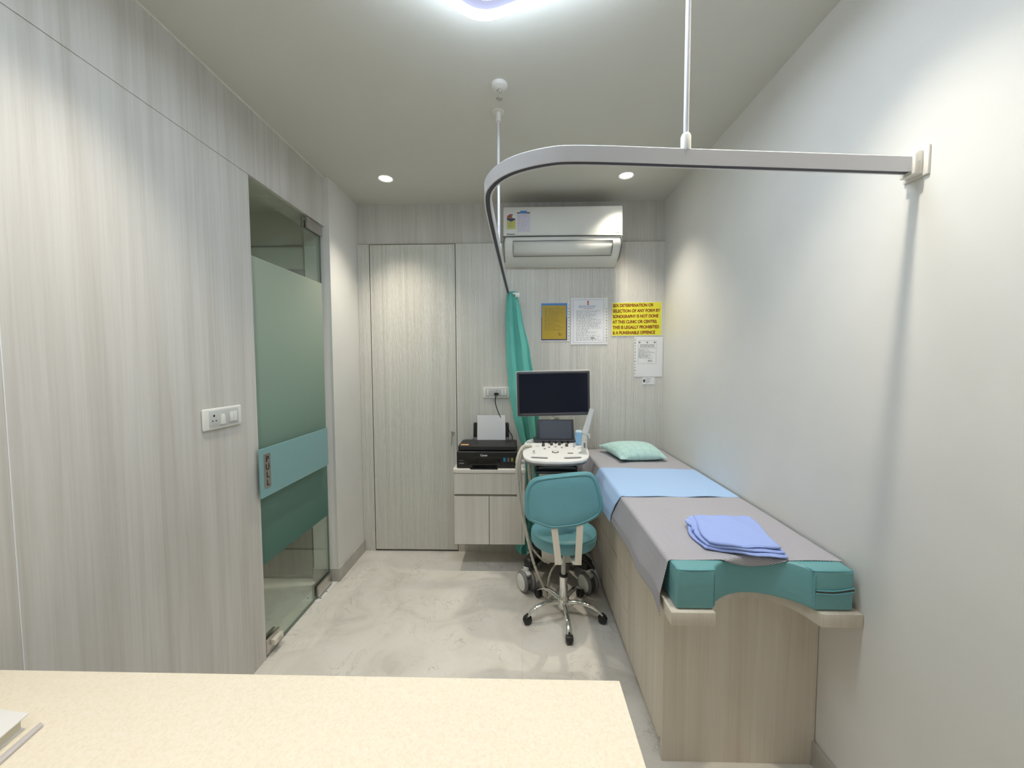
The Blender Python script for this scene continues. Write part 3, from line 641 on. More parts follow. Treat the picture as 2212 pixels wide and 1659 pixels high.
MB().tube([(-.193, FY-.034, 1.222), (-.200, FY-.034, 1.19), (-.196, FY-.030, 1.15), (-.180, FY-.030, 1.10), (-.160, FY-.028, 1.055), (-.130, FY-.028, 1.02), (-.112, FY-.028, .99), (-.094, FY-.028, .945), (-.075, FY-.03, .915), (-.074, FY-.02, .87)], .0032, 8, smooth=6).build('cord', M['cord'], pc)

# ------------------------------------------------------------------ wall-hung cabinet
cb = thing('wall_cabinet', 'pale wood wall hung cabinet with drawer and two doors under printer', 'cabinet', (-.23, 2.75, .195))
MB().box((-.473, 2.618, .195), (.019, YB-.017, .700), .001).build('body', M['cab_wood'], cb, smooth=False)
m = MB().prism(rounded_poly([(-.480, YB-.017, .702), (-.480, 2.592, .702), (.024, 2.592, .702), (.024, YB-.017, .702)], .022, 6) if False else [(p[0], p[1], .702) for p in [(-.480, YB-.017), (-.480, 2.622), (-.476, 2.605), (-.466, 2.596), (-.450, 2.592), (.024, 2.592), (.024, YB-.017)]], (0, 0, .026), .002)
m.build('top_slab', M['cabtop'], cb)
MB().box((-.473, 2.600, .552), (-.002, 2.617, .698), .0012).build('drawer', M['cab_wood'], cb, smooth=False)
MB().box((-.472, 2.612, .536), (-.002, 2.618, .552)).build('finger_channel', M['gapbrown'], cb, smooth=False)
MB().box((-.473, 2.600, .196), (-.2305, 2.617, .536), .0012).build('door', M['cab_wood'], cb, smooth=False)
MB().box((-.2265, 2.600, .196), (-.002, 2.617, .536), .0012).build('door', M['cab_wood'], cb, smooth=False)
MB().box((-.2305, 2.613, .20), (-.2265, 2.6175, .534)).build('door_gap', M['gapdark'], cb, smooth=False)
MB().box((.0, 2.600, .196), (.019, 2.617, .700), .001).build('side_stile', M['cab_wood'], cb, smooth=False)

# ------------------------------------------------------------------ printer
pn = thing('printer', 'black inkjet printer standing on the wall hung cabinet', 'printer', (-.245, 2.75, .728))
x0, x1, y0, y1, z0 = -.456, -.033, 2.62, 2.855, .7285
MB().prism([(x0, y0, z0), (x1, y0, z0), (x1, y1, z0), (x0, y1, z0)], (0, 0, .118), .008, 3).build('body', M['black'], pn)
MB().prism([(x0+.008, y0+.012, .850), (x1-.006, y0+.012, .850), (x1-.006, y1-.01, .850), (x1-.03, y1, .850), (x0+.03, y1, .850), (x0+.008, y1-.02, .850)], (0, 0, .036), .008, 3).build('scanner_lid', M['blackm'], pn)
MB().box((-.375, y0-.002, .740), (-.150, y0+.01, .795), .002).build('output_slot', M['blackg'], pn)
MB().box((-.375, y0-.004, .796), (-.150, y0+.008, .842), .003).build('front_flap', M['black'], pn)
MB().prism([(-.360, y0-.030, .7295), (-.165, y0-.030, .7295), (-.185, y0+.004, .7295), (-.340, y0+.004, .7295)], (0, 0, .007), .002).build('paper_tray', M['blackg'], pn)
text('Canon', .020, (-.289, y0-.0045, .815), (1, 0, 0), (0, 0, 1), M['white'], 'lettering', pn, bold=.0006, width=.047)
for i, (x, c_) in enumerate(((-.121, 'cyan'), (-.094, 'magenta'), (-.068, 'olive'))):
    MB().box((x-.008, y0-.0016, .776), (x+.008, y0+.002, .803), .001).build('ink_window', M[c_], pn)
MB().box((x0+.018, y0-.001, .760), (x0+.052, y0+.002, .768)).box((x0+.018, y0-.001, .783), (x0+.048, y0+.002, .786)).build('model_badge', M['mgrey'], pn, smooth=False)
MB().box((x0+.025, y0+.025, .8862), (x0+.080, y0+.060, .8868)).build('sticker', M['orange'], pn, smooth=False)
m = MB()
for i in range(4): m.box((x1-.045, y0+.06+.03*i, .886), (x1-.025, y0+.072+.03*i, .8875), .0005)
m.build('buttons', M['dgrey'], pn, smooth=False)
tr = Matrix.Translation((0, 0, 0))
MB().prism([(-.366, 2.845, .875), (-.098, 2.845, .875), (-.098, 2.866, 1.005), (-.104, 2.867, 1.012), (-.360, 2.867, 1.012), (-.366, 2.866, 1.005)], (0, .006, 0), .002).build('rear_tray', M['black'], pn)
MB().prism([(-.366, 2.823, .878), (-.338, 2.823, .878), (-.338, 2.838, .905), (-.366, 2.838, .905)], (0, .008, 0), .001).build('paper_guide', M['dgrey'], pn)
MB().prism([(-.122, 2.823, .878), (-.100, 2.823, .878), (-.100, 2.838, .905), (-.122, 2.838, .905)], (0, .008, 0), .001).build('paper_guide', M['dgrey'], pn)
o = MB().prism([(-.335, 2.829, .8872), (-.123, 2.829, .8872), (-.125, 2.858, 1.069), (-.336, 2.858, 1.070)], (0, -.002, 0)).build('paper_stack', M['paper'], origin=(-.23, 2.83, .882), smooth=False)
tag(o, 'white blank paper standing in rear feed of black printer', 'paper')

# ------------------------------------------------------------------ examination couch
bed = thing('examination_couch', 'beige wood examination couch with drawers against right wall', 'couch', (.78, 2.1, 0))
MB().box((.527, 1.358, .055), (XR-.002, YB-.018, .630)).build('carcass', M['bed_wood'], bed, smooth=False)
MB().box((.545, 1.37, .0), (XR-.014, YB-.03, .055)).build('plinth', M['bed_wood'], bed, smooth=False)
MB().box((.509, 1.338, .0), (XR-.002, 1.356, .632), .001).build('end_panel', M['bed_wood'], bed, smooth=False)
MB().prism([(.510, 1.3575, .075), (.510, 1.375, .052), (.510, 1.808, .052), (.510, 1.808, .630), (.510, 1.3575, .630)], (.016, 0, 0), .001).build('side_panel', M['bed_wood'], bed, smooth=False)
for (ya, yb) in ((1.812, 2.352), (2.356, 2.88)):
    for (za, zb) in ((.052, .235), (.240, .408), (.413, .630)):
        MB().box((.510, ya, za), (.526, yb, zb), .0012).build('drawer', M['bed_wood'], bed, smooth=False)
MB().box((.5205, 1.808, .055), (.5265, 2.88, .628)).build('drawer_gaps', M['gapdark'], bed, smooth=False)
def arc_pts(xa, xb, ya, yd, n=24, skew=.0):
    out = []
    for i in range(n+1):
        t = i/n; q = math.sin(PI*t)**.75 if 0 < t < 1 else 0
        tt = t**(1+skew); out.append((xa+(xb-xa)*tt, ya+(yd-ya)*q))
    return out
sa = [(p.x, min(p.y, 1.337)) for p in catmull([Vector(q) for q in ((.604, 1.168), (.606, 1.23), (.611, 1.272), (.640, 1.294), (.70, 1.306), (.79, 1.318), (.856, 1.300), (.905, 1.245), (.928, 1.168))], [0]*9, 5)[0]]
SL = [(.467, 1.168), *sa, (XR-.001, 1.168), (XR-.001, YB-.018), (.467, YB-.018)]
MB().prism([(a, b, .633) for a, b in SL], (0, 0, .042), .0015).build('top_board', M['bed_wood'], bed, angle=30)
mt = thing('couch_mattress', 'teal leatherette mattress with curved cut-out on the wooden couch', 'mattress', (.78, 2.1, .675))
ma = [(.608, 1.182), (.610, 1.19)] + arc_pts(.611, .910, 1.194, 1.272) + [(.912, 1.19), (.9125, 1.182)]
ML = [(.487, 1.182), *ma, (1.036, 1.182), (1.036, YB-.03), (.487, YB-.03)]
MB().prism([(a, b, .676) for a, b in ML], (0, 0, .130), .010, 4).build('pad', M['teal'], mt, angle=50)
pz = .8035
pathp = [(.498, 1.184, pz), (.603, 1.184, pz)]
MB().tube([(.490, 1.24, pz), (.490, 1.20, pz), (.498, 1.185, pz), (.598, 1.185, pz), (.606, 1.195, pz), (.612, 1.206, pz)], .0022, 6, smooth=3).tube([(.607, 1.184, .69), (.608, 1.182, .79)], .0016, 6).build('piping', M['tealpipe'], mt)
MB().tube([(.905, 1.212, pz), (.912, 1.195, pz), (.920, 1.185, pz), (1.022, 1.186, pz), (1.030, 1.196, pz), (1.031, 1.24, pz)], .0022, 6, smooth=3).tube([(.913, 1.182, .69), (.913, 1.182, .79)], .0016, 6).build('piping', M['tealpipe'], mt)
MB().prism([(.917, 1.1815, .741), (.975, 1.1815, .7395), (1.034, 1.1815, .749), (1.034, 1.1815, .7425), (.975, 1.1815, .7345), (.917, 1.1815, .7365)], (0, -.0012, 0)).build('seam_slit', M['gapdark'], mt, smooth=False)
MB().tube([(.918, 1.180, .735), (.975, 1.179, .733), (1.034, 1.180, .741)], .0022, 6, smooth=4).tube([(.918, 1.180, .744), (.975, 1.179, .743), (1.034, 1.180, .752)], .002, 6, smooth=4).build('piping', M['tealpipe'], mt)
# ------------------------------------------------------------------ bed sheet
TOP = .8085
def cuty(x):
    if x <= .608 or x >= .912: return 1.18
    return 1.182 + (1.272-1.182)*math.sin(PI*(x-.608)/.304)**.75
def sheet_point(s, v, front=1.240, end=2.868, hang=.255, corner=.012, slant=.11, off=0, right=1.046, amp=1.0):
    """s: distance from the right edge leftwards over the top and down the side; v: 0 front .. 1 end"""
    xt = .492; top_len = right-(xt)
    y = front + (end-front)*v
    if s <= top_len:
        x = right - s; z = TOP+off + .0014*math.sin(x*23+y*9) * amp; d = 0
    else:
        d = s-top_len; rc = .014; a = min(d/rc, PI/2)
        x = xt - rc*math.sin(a); z = TOP+off - rc*(1-math.cos(a))
        if d > rc*PI/2:
            e = d-rc*PI/2; x = xt-rc - .019*min(1, e/.10) - (.004+.004*v)*(1+math.sin(y*17+2*math.sin(y*5)))*min(1, e/.10)*amp; z -= e
            far = max(0, (y-2.25)/.6); x -= .012*far*(1+math.sin(y*62))*min(1, e/.12)*amp
        y += (1-v)*slant*(d/hang)**1.2
    return x, y, z
def sheetf(u, v):
    hang = .168
    tl = 1.046-.492; S = tl+hang + .006*math.sin(v*9+1)+.018*max(0, 1-v/.05)
    s = u*S
    x, y, z = sheet_point(s, v, hang=hang, slant=-.012)
    if s < tl and y < 1.34:      # droop over the mattress cut-out
        c = cuty(x)+.004
        if y < c:
            e = c-y; y = c - .004 - min(e, .01)*.6; z -= max(0, e-.002)
    z = z if not (s < tl and y < 1.26 and abs(z-TOP) < .01) else z
    return (x, y, z)
def vmap(v): return v*v*.35+v*.65
shb = MB().grid(lambda u, v: sheetf(u, vmap(v)), 120, 170, uv=lambda u, v: (u*.722, vmap(v)*1.628))
so = shb.build('bed_sheet', M['herring'], origin=(.78, 2.1, .81), angle=80); sm = so.modifiers.new('s', 'SOLIDIFY'); sm.thickness = .0016; sm.offset = 1
tag(so, 'grey herringbone sheet spread over the teal mattress and hanging at side', 'bed sheet')
# blue draw sheet
def towf(u, v):
    hang = .170; tl = 1.046-.492
    s = u*(tl+hang)
    x, y, z = sheet_point(s, 0, 0, 1, hang, slant=0, off=.004)
    y0_, y1_ = 1.832, 2.358 - .045*(1-u)
    y = y0_+(y1_-y0_)*v
    d = max(0, s-tl)
    x = x - min(1, max(0, d-.01)/.05)*(.006+.004*(1+math.sin(y*17+2*math.sin(y*5))))
    y += (1-v)*.075*(d/hang)
    z += .0012*math.sin(x*30)*(1 if v < .03 else 0)
    return (x, y, z)
to = MB().grid(towf, 90, 50).build('draw_sheet', M['towel'], origin=(.78, 2.1, .815), angle=80)
sm = to.modifiers.new('s', 'SOLIDIFY'); sm.thickness = .0016; sm.offset = 1
tag(to, 'plain sky blue cloth laid across the middle of the couch', 'cloth')
# pillow
def patch(c, u, v):
    a, b, d, e = (Vector(q) for q in c); return a*(1-u)*(1-v)+b*u*(1-v)+d*u*v+e*(1-u)*v
pc_ = [(.640, 2.46, 0), (.955, 2.50, 0), (.955, 2.79, 0), (.560, 2.80, 0)]
def pil(u, v, sgn):
    p = patch(pc_, u, v); U, V = 2*u-1, 2*v-1
    f = (max(0, (1-abs(U)**2.4))*max(0, (1-abs(V)**2.4)))**.55
    cc = Vector((.775, 2.64, 0)); pin = .07*(abs(U)**6*(1-V*V)**1 + abs(V)**6*(1-U*U)**1)
    p = p + (cc-p)*pin
    wr = .004*math.sin(u*31+5*math.sin(v*7))*math.exp(-((v-.0)/.25)**2)*(f**.4)
    z = TOP+.026 + (.062*f + wr if sgn > 0 else -.022*min(1, f*1.6)) + .020*v
    return (p.x, p.y, z)
pm = MB().grid(lambda u, v: pil(u, v, 1), 48, 36, uv=lambda u, v: (u*1.2, v)).grid(lambda u, v: pil(u, v, -1), 48, 36, uv=lambda u, v: (u*1.2, v))
bmesh.ops.remove_doubles(pm.bm, verts=pm.bm.verts[:], dist=1e-5); bmesh.ops.recalc_face_normals(pm.bm, faces=pm.bm.faces[:])
tag(pm.build('pillow', M['pillow'], origin=(.78, 2.63, .81), angle=75), 'mint green pillow with thin hexagon lines at head of couch', 'pillow')
# folded cloth: layered folds
fc = thing('folded_cloth', 'folded periwinkle blue cloth lying near the foot of couch', 'folded cloth', (.78, 1.38, .812))
def layer(cor, z0_, th, seed, name='fold'):
    def f(u, v, sg):
        U, V = 2*u-1, 2*v-1
        U2, V2 = U*math.sqrt(1-.10*V*V*abs(U)**3), V*math.sqrt(1-.10*U*U*abs(V)**3)
        p = patch(cor, (U2+1)/2, (V2+1)/2)
        e = max(abs(U), abs(V)); k_ = 1 if e < .90 else math.sqrt(max(0, 1-((e-.90)/.10)**2))
        z = z0_ + th/2 + sg*th/2*k_ + .0022*math.sin(u*6+seed)*math.cos(v*5+seed*2) + .0012*math.sin(u*17+v*9+seed)
        return (p.x+.005*math.sin(v*7+seed), p.y+.004*math.sin(u*6+seed), z)
    m = MB().grid(lambda u, v: f(u, v, 1), 60, 60).grid(lambda u, v: f(u, v, -1), 60, 60)
    bmesh.ops.remove_doubles(m.bm, verts=m.bm.verts[:], dist=1e-5); bmesh.ops.recalc_face_normals(m.bm, faces=m.bm.faces[:])
    return m.build(name, M['scrub'], fc, angle=85)
layer([(.617, 1.292, 0), (.872, 1.226, 0), (.914, 1.515, 0), (.636, 1.492, 0)], .8130, .012, 1)
layer([(.624, 1.292, 0), (.866, 1.234, 0), (.914, 1.520, 0), (.652, 1.508, 0)], .8235, .0125, 1.9)
layer([(.632, 1.290, 0), (.858, 1.242, 0), (.914, 1.522, 0), (.680, 1.528, 0)], .8345, .0125, 2.6)
layer([(.633, 1.40, 0), (.66, 1.40, 0), (.700, 1.535, 0), (.645, 1.495, 0)], .8315, .009, 4.4)

# ------------------------------------------------------------------ ultrasound cart
us = thing('ultrasound_machine', 'white ultrasound machine on wheels between the cabinet and couch', 'ultrasound machine', (.21, 2.5, 0))
con = [(.004, 2.296), (.005, 2.24), (.011, 2.2), (.028, 2.165), (.061, 2.143), (.128, 2.128), (.21, 2.125), (.282, 2.132), (.343, 2.151), (.374, 2.18), (.391, 2.216), (.4, 2.257), (.405, 2.328), (.404, 2.37), (.398, 2.42), (.380, 2.475), (.345, 2.513), (.305, 2.526), (.094, 2.525), (.06, 2.518), (.035, 2.495), (.018, 2.449), (.010, 2.401), (.005, 2.35)]
def cz(y): return .905+.13*(y-2.12)
def cons(sc, dz):
    c_ = Vector((.205, 2.32)); out = []
    for a, b in con:
        p = c_+(Vector((a, b))-c_)*sc; out.append((p.x, p.y, cz(p.y)+dz))
    return out
MB().loops([cons(.965, 0), cons(.985, -.001), cons(.998, -.004), cons(1.0, -.010)][::1] + [cons(.99, -.017)]).build('control_panel', M['console'], us, angle=50)
MB().loops([cons(.988, -.0172), cons(.985, -.022), cons(.95, -.034), cons(.80, -.045)]).build('panel_underside', M['mgrey'], us, angle=50)
def on(x, y, dz=0): return (x, y, cz(y)+dz)
def disc(x, y, r, h, name, mat, n=20, par=None, inner=None, z=0):
    rot = Matrix.Rotation(math.atan(.13), 4, 'X')
    prof_ = [(0, 0), (r, 0), (r, h*.8), (r*.88, h), (0, h)] if inner is None else [(inner, 0), (r, 0), (r, h), (inner, h), (inner, 0)]
    m = MB(); rings_ = [[Matrix.Translation(on(x, y, z)) @ rot @ Vector((max(a, 1e-4)*math.cos(2*PI*j/n), max(a, 1e-4)*math.sin(2*PI*j/n), b)) for j in range(n)] for a, b in prof_]
    m.loops(rings_, caps=inner is None); return m.build(name, mat, par or us)
disc(.2, 2.276, .021, .0012, 'trackball_ring', M['dgrey'], 32, inner=.0165)
disc(.2, 2.276, .0155, .006, 'trackball', M['white'], 28)
for x, y in ((.134, 2.379), (.187, 2.398), (.237, 2.399), (.28, 2.376)): disc(x, y, .0095, .016, 'rotary_knob', M['mgrey'])
M['knob'] = mk('olive_grey_knob', (.10, .10, .09), .4)
for ch in us.children:
    if ch.name.startswith('rotary_knob'): ch.data.materials[0] = M['knob']
for x in (.137, .176, .216, .256, .295): disc(x, 2.427, .0065, .013, 'slider_knob', M['blackg'], 16, z=.002)
for x, y in ((.14, 2.328), (.169, 2.354), (.209, 2.364), (.247, 2.351), (.072, 2.287)): disc(x, y, .0075, .0015, 'round_button', M['mgrey'], 18)
disc(.072, 2.255, .008, .005, 'pale_knob', M['lgrey'], 18); disc(.325, 2.365, .009, .008, 'pale_knob', M['lgrey'], 18)
def slot(xa, xb, y, r=.0085, mat='grip', name='hand_grip', tl=0, dz=.0004, h=.0008):
    P = []
    for i in range(9): a = -PI/2+PI*i/8; P.append(on(xb-r+r*math.cos(a), y+tl+r*math.sin(a), dz))
    for i in range(9): a = PI/2+PI*i/8; P.append(on(xa+r+r*math.cos(a), y+r*math.sin(a), dz))
    return MB().prism(P, (0, 0, h)).build(name, M[mat], us, smooth=False)
slot(.051, .150, 2.186, .0105, tl=-.008); slot(.240, .345, 2.179, .0105, tl=.008)
slot(.056, .148, 2.1785, .0035, 'dgrey', 'grip_shadow_slot', -.008, .0013); slot(.245, .338, 2.1705, .0035, 'dgrey', 'grip_shadow_slot', .008, .0013)
slot(.270, .306, 2.253, .0085, 'mgrey', 'oval_button'); slot(.085, .112, 2.375, .005, 'lgrey', 'label_strip')
slot(.028, .075, 2.441, .016, 'lgrey', 'probe_holder'); slot(.020, .062, 2.363, .014, 'lgrey', 'probe_holder')
slot(.350, .392, 2.346, .012, 'lgrey', 'probe_holder'); slot(.345, .390, 2.270, .014, 'lgrey', 'probe_holder')
for x in (.315, .345): disc(x, 2.33, .005, .001, 'pale_button', M['lgrey'], 14)
# tablet touch screen
tb = MB().prism([(.075, 2.435, .951), (.345, 2.435, .951), (.345, 2.52, .962), (.075, 2.52, .962)], (0, 0, .012), .004).build('screen_base', M['dgrey'], us)
mat_t = Matrix.Translation((.219, 2.462, .952)) @ Matrix.Rotation(math.radians(-16), 4, 'X')
ts = MB().box((-.120, -.006, 0), (.120, .010, .142), .005, 3, mat_t).build('touch_screen', M['dgrey'], us)
MB().box((-.103, -.0072, .016), (.103, -.0058, .131), .0004, 1, mat_t).build('screen_glass', M['tscreen'], ts, smooth=False)
# monitor on arm
mm_ = Matrix.Translation((.204, 2.47, 1.262)) @ Matrix.Rotation(math.radians(-1.1), 4, 'Y') @ Matrix.Rotation(math.radians(1.5), 4, 'Z')
mo = MB().box((-.236, -.012, -.144), (.236, .022, .146), .011, 4, mm_).build('monitor', M['dgrey'], us)
MB().box((-.238, -.004, -.146), (.238, .028, .148), .012, 4, mm_).build('monitor_back', M['console'], mo)
MB().box((-.222, -.0128, -.122), (.220, -.0115, .130), .0003, 1, mm_).build('screen', M['screen'], mo, smooth=False)
MB().box((-.205, -.013, -.130), (.205, -.0117, -.1275), .0002, 1, mm_).build('lower_bezel_line', M['mgrey'], mo, smooth=False)
MB().tube([(.236, 2.515, 1.22), (.236, 2.52, 1.12), (.226, 2.55, 1.08), (.215, 2.62, 1.06)], [.016, .016, .018, .02], 14, smooth=5).build('monitor_arm', M['offwhite'], us)
MB().prism([(.175, 2.55, 1.118), (.225, 2.55, 1.118), (.222, 2.55, 1.085)], (0, .02, 0), .002).build('arm_cover', M['lgrey'], us)
MB().box((.12, 2.54, .93), (.30, 2.68, 1.06), .02, 4).build('rear_housing', M['offwhite'], us)
# keyboard drawer below console
MB().box((.080, 2.16, .842), (.318, 2.42, .866), .005, 3).build('keyboard_tray', M['blackg'], us)
MB().box((.074, 2.150, .826), (.322, 2.44, .840), .006, 3).build('lower_tray', M['black'], us)
MB().box((.095, 2.158, .858), (.303, 2.162, .864), .001).build('tray_highlight', M['mgrey'], us)
# body and base
MB().box((.125, 2.36, .205), (.325, 2.78, .80), .018, 4).build('body', M['offwhite'], us)
MB().box((.14, 2.40, .78), (.31, 2.70, .90), .012, 3).build('neck', M['mgrey'], us)
MB().box((.135, 2.352, .20), (.315, 2.362, .43), .004).build('front_cover', M['ivory'], us)
MB().box((.13, 2.42, .155), (.32, 2.80, .203), .01, 3).build('chassis', M['black'], us)
def leg(x, y, xc, yc):
    d = (Vector((x, y, 0))-Vector((xc, yc, 0))).normalized(); n_ = Vector((-d.y, d.x, 0)); m = MB()
    rings_ = []
    for t, w_, h0, h1 in ((0, .045, .150, .20), (.5, .038, .152, .205), (.8, .036, .150, .208), (.95, .034, .150, .203), (1.02, .022, .152, .190)):
        c_ = Vector((xc, yc, 0)).lerp(Vector((x, y, 0)), t)
        rings_.append([c_+n_*w_*a+Vector((0, 0, h)) for a, h in ((-1, h0), (-1, h1-.012), (-.7, h1), (.7, h1), (1, h1-.012), (1, h0))])
    m.loops(rings_); m.build('base_leg', M['black'], us, angle=50)
leg(.035, 2.385, .16, 2.62); leg(.425, 2.37, .29, 2.62); leg(.085, 2.66, .16, 2.60); leg(.385, 2.68, .29, 2.62)
MB().tube([(.375, 2.40, .215), (.41, 2.36, .212), (.450, 2.325, .175)], [.016, .014, .009], 12, smooth=4).build('brake_pedal', M['black'], us)
def bigcaster(x, y, ang):
    ax = Vector((math.cos(ang), math.sin(ang), 0)); c_ = Vector((x, y, .066))
    R_ = Matrix.Translation(c_) @ Matrix.Rotation(ang, 4, 'Z') @ Matrix.Rotation(PI/2, 4, 'Y')
    cs = MB(); cs.lathe([(.045, -.040), (.060, -.038), (.0655, -.030), (.0655, -.022), (.060, -.016), (.03, -.015), (.03, .015), (.060, .016), (.0655, .022), (.0655, .030), (.060, .038), (.045, .040)], mat=R_, n=40)
    t = cs.build('castor', M['mgrey'], us, angle=40)
    MB().lathe([(0, -.043), (.040, -.043), (.052, -.0405), (.052, -.036), (0, -.036)], mat=R_, n=36).lathe([(0, .036), (.052, .036), (.052, .0405), (.040, .043), (0, .043)], mat=R_, n=36).build('hub_cap', M['offwhite'], t)
    F = R_ @ Matrix.Rotation(-PI/2, 4, 'Y')
    hood = MB(); Pq = [F @ Vector((-.014, .070*math.cos(a), .070*math.sin(a))) for a in [PI*(-.15+.85*i/12) for i in range(13)]] + [F @ Vector((-.014, .03*math.cos(a), .03*math.sin(a))) for a in [PI*.7, PI*.3, -PI*.1]]
    hood.prism(Pq, ax*.028, .002); hood.tube([c_+Vector((0, 0, .055)), c_+Vector((0, 0, .088))], .018, 18); hood.build('hood', M['offwhite'], t)
bigcaster(.026, 2.385, math.radians(28)); bigcaster(.420, 2.375, math.radians(28))
bigcaster(.085, 2.66, math.radians(10)); bigcaster(.385, 2.68, math.radians(10))
# cable sleeves
rnd = random.Random(4)
def sleeve(pts, r, seed, k_=14, am=.22):
    rn = random.Random(seed); P, R_ = catmull([Vector(p) for p in pts], [r]*len(pts), k_)
    R_ = [r*(1+rn.uniform(-am, am)) for _ in P]
    return MB().tube(P, R_, 10).build('cable_sleeve', M['cable'], us, angle=70)
sleeve([(.06, 2.36, .942), (.035, 2.345, .945), (.008, 2.31, .95), (-.020, 2.26, .915), (-.030, 2.24, .85), (-.024, 2.26, .70), (-.006, 2.28, .55), (.024, 2.30, .42), (.048, 2.31, .31), (.075, 2.30, .215), (.103, 2.28, .152), (.130, 2.28, .09), (.150, 2.285, .022)], .0085, 3)
sleeve([(.045, 2.35, .945), (.015, 2.33, .942), (-.008, 2.28, .90), (-.012, 2.26, .80), (-.004, 2.28, .62), (.022, 2.31, .45), (.050, 2.33, .33), (.085, 2.34, .27), (.13, 2.34, .225), (.17, 2.34, .205)], .007, 8)
sleeve([(.150, 2.285, .022), (.158, 2.30, .09), (.175, 2.32, .15), (.205, 2.34, .19), (.24, 2.35, .215)], .0065, 9)
sleeve([(.045, 2.30, .868), (.045, 2.32, .79), (.058, 2.35, .69), (.085, 2.37, .56), (.11, 2.37, .42), (.13, 2.35, .33)], .010, 10)
sleeve([(.062, 2.31, .868), (.064, 2.33, .79), (.078, 2.35, .69), (.10, 2.36, .56)], .006, 12)
# probe and gel bottle
pb = thing('ultrasound_probe', 'white wand probe with long sheath standing in console holder', 'probe', (.370, 2.27, .93))
a_, b_, c_ = Vector((.367, 2.265, .918)), Vector((.376, 2.275, 1.035)), Vector((.420, 2.285, 1.185))
MB().tube([a_, a_.lerp(b_, .3), a_.lerp(b_, .9), b_], [.013, .017, .017, .015], 18).build('handle', M['ivory'], pb)
MB().tube([b_, b_.lerp(c_, .05), b_.lerp(c_, .9), c_], [.0205, .0205, .0145, .0150], 20).build('sheath', M['white'], pb)
MB().box((.366, 2.251, .955), (.377, 2.258, .985), .001).build('marker', M['mgrey'], pb)
MB().tube([(.392, 2.262, 1.030), (.400, 2.258, 1.032), (.398, 2.256, 1.012)], .005, 10, smooth=4).build('clip', M['white'], pb)
gb = thing('gel_bottle', 'light blue gel bottle standing upside down behind the probe', 'bottle', (.352, 2.41, .943))
MB().lathe([(0, 0), (.017, 0), (.019, .006), (.0215, .045), (.0228, .068), (.0218, .074), (0, .074)], c=(.360, 2.41, .944), n=28).build('bottle_body', M['bottle'], gb)
MB().lathe([(0, .0745), (.0218, .0745), (.022, .083), (.017, .089), (0, .091)], c=(.360, 2.41, .944), n=28).build('bottle_end', M['bottlew'], gb)

# ------------------------------------------------------------------ swivel chair
CX, CY = .237, 2.143
chair = thing('swivel_chair', 'teal swivel chair with round seat and chrome five-star base', 'chair', (CX, CY, 0))
MB().lathe([(0, .440), (.165, .440), (.178, .444), (.184, .455), (.186, .480), (.184, .500), (.174, .511), (.14, .515), (0, .517)], c=(CX, CY, 0), n=56).build('seat', M['tealchair'], chair, angle=50)
MB().tube([(CX+.181*math.cos(2*PI*i/48), CY+.181*math.sin(2*PI*i/48), .505) for i in range(48)], .0028, 6, closed=True).build('seat_piping', M['tealpipe'], chair)
bk = [(.014, .728), (.017, .802), (.041, .854), (.088, .882), (.207, .902), (.319, .909), (.362, .892), (.387, .841), (.41, .745), (.403, .705), (.371, .677), (.295, .647), (.226, .637), (.146, .629), (.092, .643), (.034, .662), (.017, .691)]
bp, _ = catmull([Vector((a, 0, b)) for a, b in bk], [0]*len(bk), 5, True)
bc = Vector((.212, 0, .77))
def bring(sc, y):
    out = []
    for p in bp:
        q = bc+(p-bc)*sc; curve = .030*((q.x-.212)/.2)**2
        out.append((q.x, y+curve*1.0+.10*(.77-q.z)*-.25, q.z))
    return out
yb = 1.875
br = MB().loops([bring(.0001, yb+.004), bring(.5, yb+.003), bring(.90, yb+.002), bring(.925, yb+.004), bring(.95, yb-.001), bring(.985, yb+.002), bring(1.0, yb+.012), bring(1.0, yb+.028), bring(.97, yb+.042), bring(.88, yb+.052), bring(.5, yb+.058), bring(.0001, yb+.058)])
br.build('backrest', M['tealchair'], chair, angle=50)
MB().tube([Vector(p) for p in bring(.925, yb+.0005)], .0028, 6, closed=True).tube([Vector(p) for p in bring(.992, yb+.006)], .0028, 6, closed=True).build('backrest_piping', M['tealpipe'], chair)
for (xt, xb) in ((.163, .181), (.289, .284)):
    m = MB(); w_ = .0165
    P = [(xt, yb+.010, .655), (xt, yb+.008, .62), (xb, yb+.016, .47), (xb, yb+.020, .435), (xb+(CX-xb)*.15, yb+.040, .425), (xb+(CX-xb)*.5, yb+.18, .428)]
    rings_ = []
    for i, p in enumerate(P):
        p = Vector(p); d = (Vector(P[min(i+1, 5)])-Vector(P[max(i-1, 0)])).normalized(); n_ = d.cross(Vector((1, 0, 0))).normalized()
        rings_.append([p+Vector((-w_, 0, 0))-n_*.002, p+Vector((w_, 0, 0))-n_*.002, p+Vector((w_, 0, 0))+n_*.002, p+Vector((-w_, 0, 0))+n_*.002])
    m.loops(rings_); m.build('back_strap', M['nickel'], chair, angle=50)
    MB().lathe([(0, 0), (.005, 0), (.004, .003), (0, .003)], mat=Matrix.Translation((xb+.006, yb+.0145, .457)) @ Matrix.Rotation(PI/2, 4, 'X'), n=12).build('screw', M['chrome'], chair)
MB().box((CX-.07, CY-.08, .428), (CX+.07, CY+.09, .440), .002).build('seat_plate', M['steel'], chair)
MB().tube([(CX+.03, CY, .425), (CX+.13, CY+.05, .420), (CX+.20, CY+.06, .405)], [.004, .004, .007], 10, smooth=3).build('height_lever', M['black'], chair)
MB().tube([(CX, CY, .24), (CX, CY, .430)], .0130, 20).build('gas_lift', M['lgrey'], chair)
MB().lathe([(.012, .248), (.024, .246), (.024, .236), (.012, .236)], c=(CX, CY, 0), n=24).build('collar', M['black'], chair)
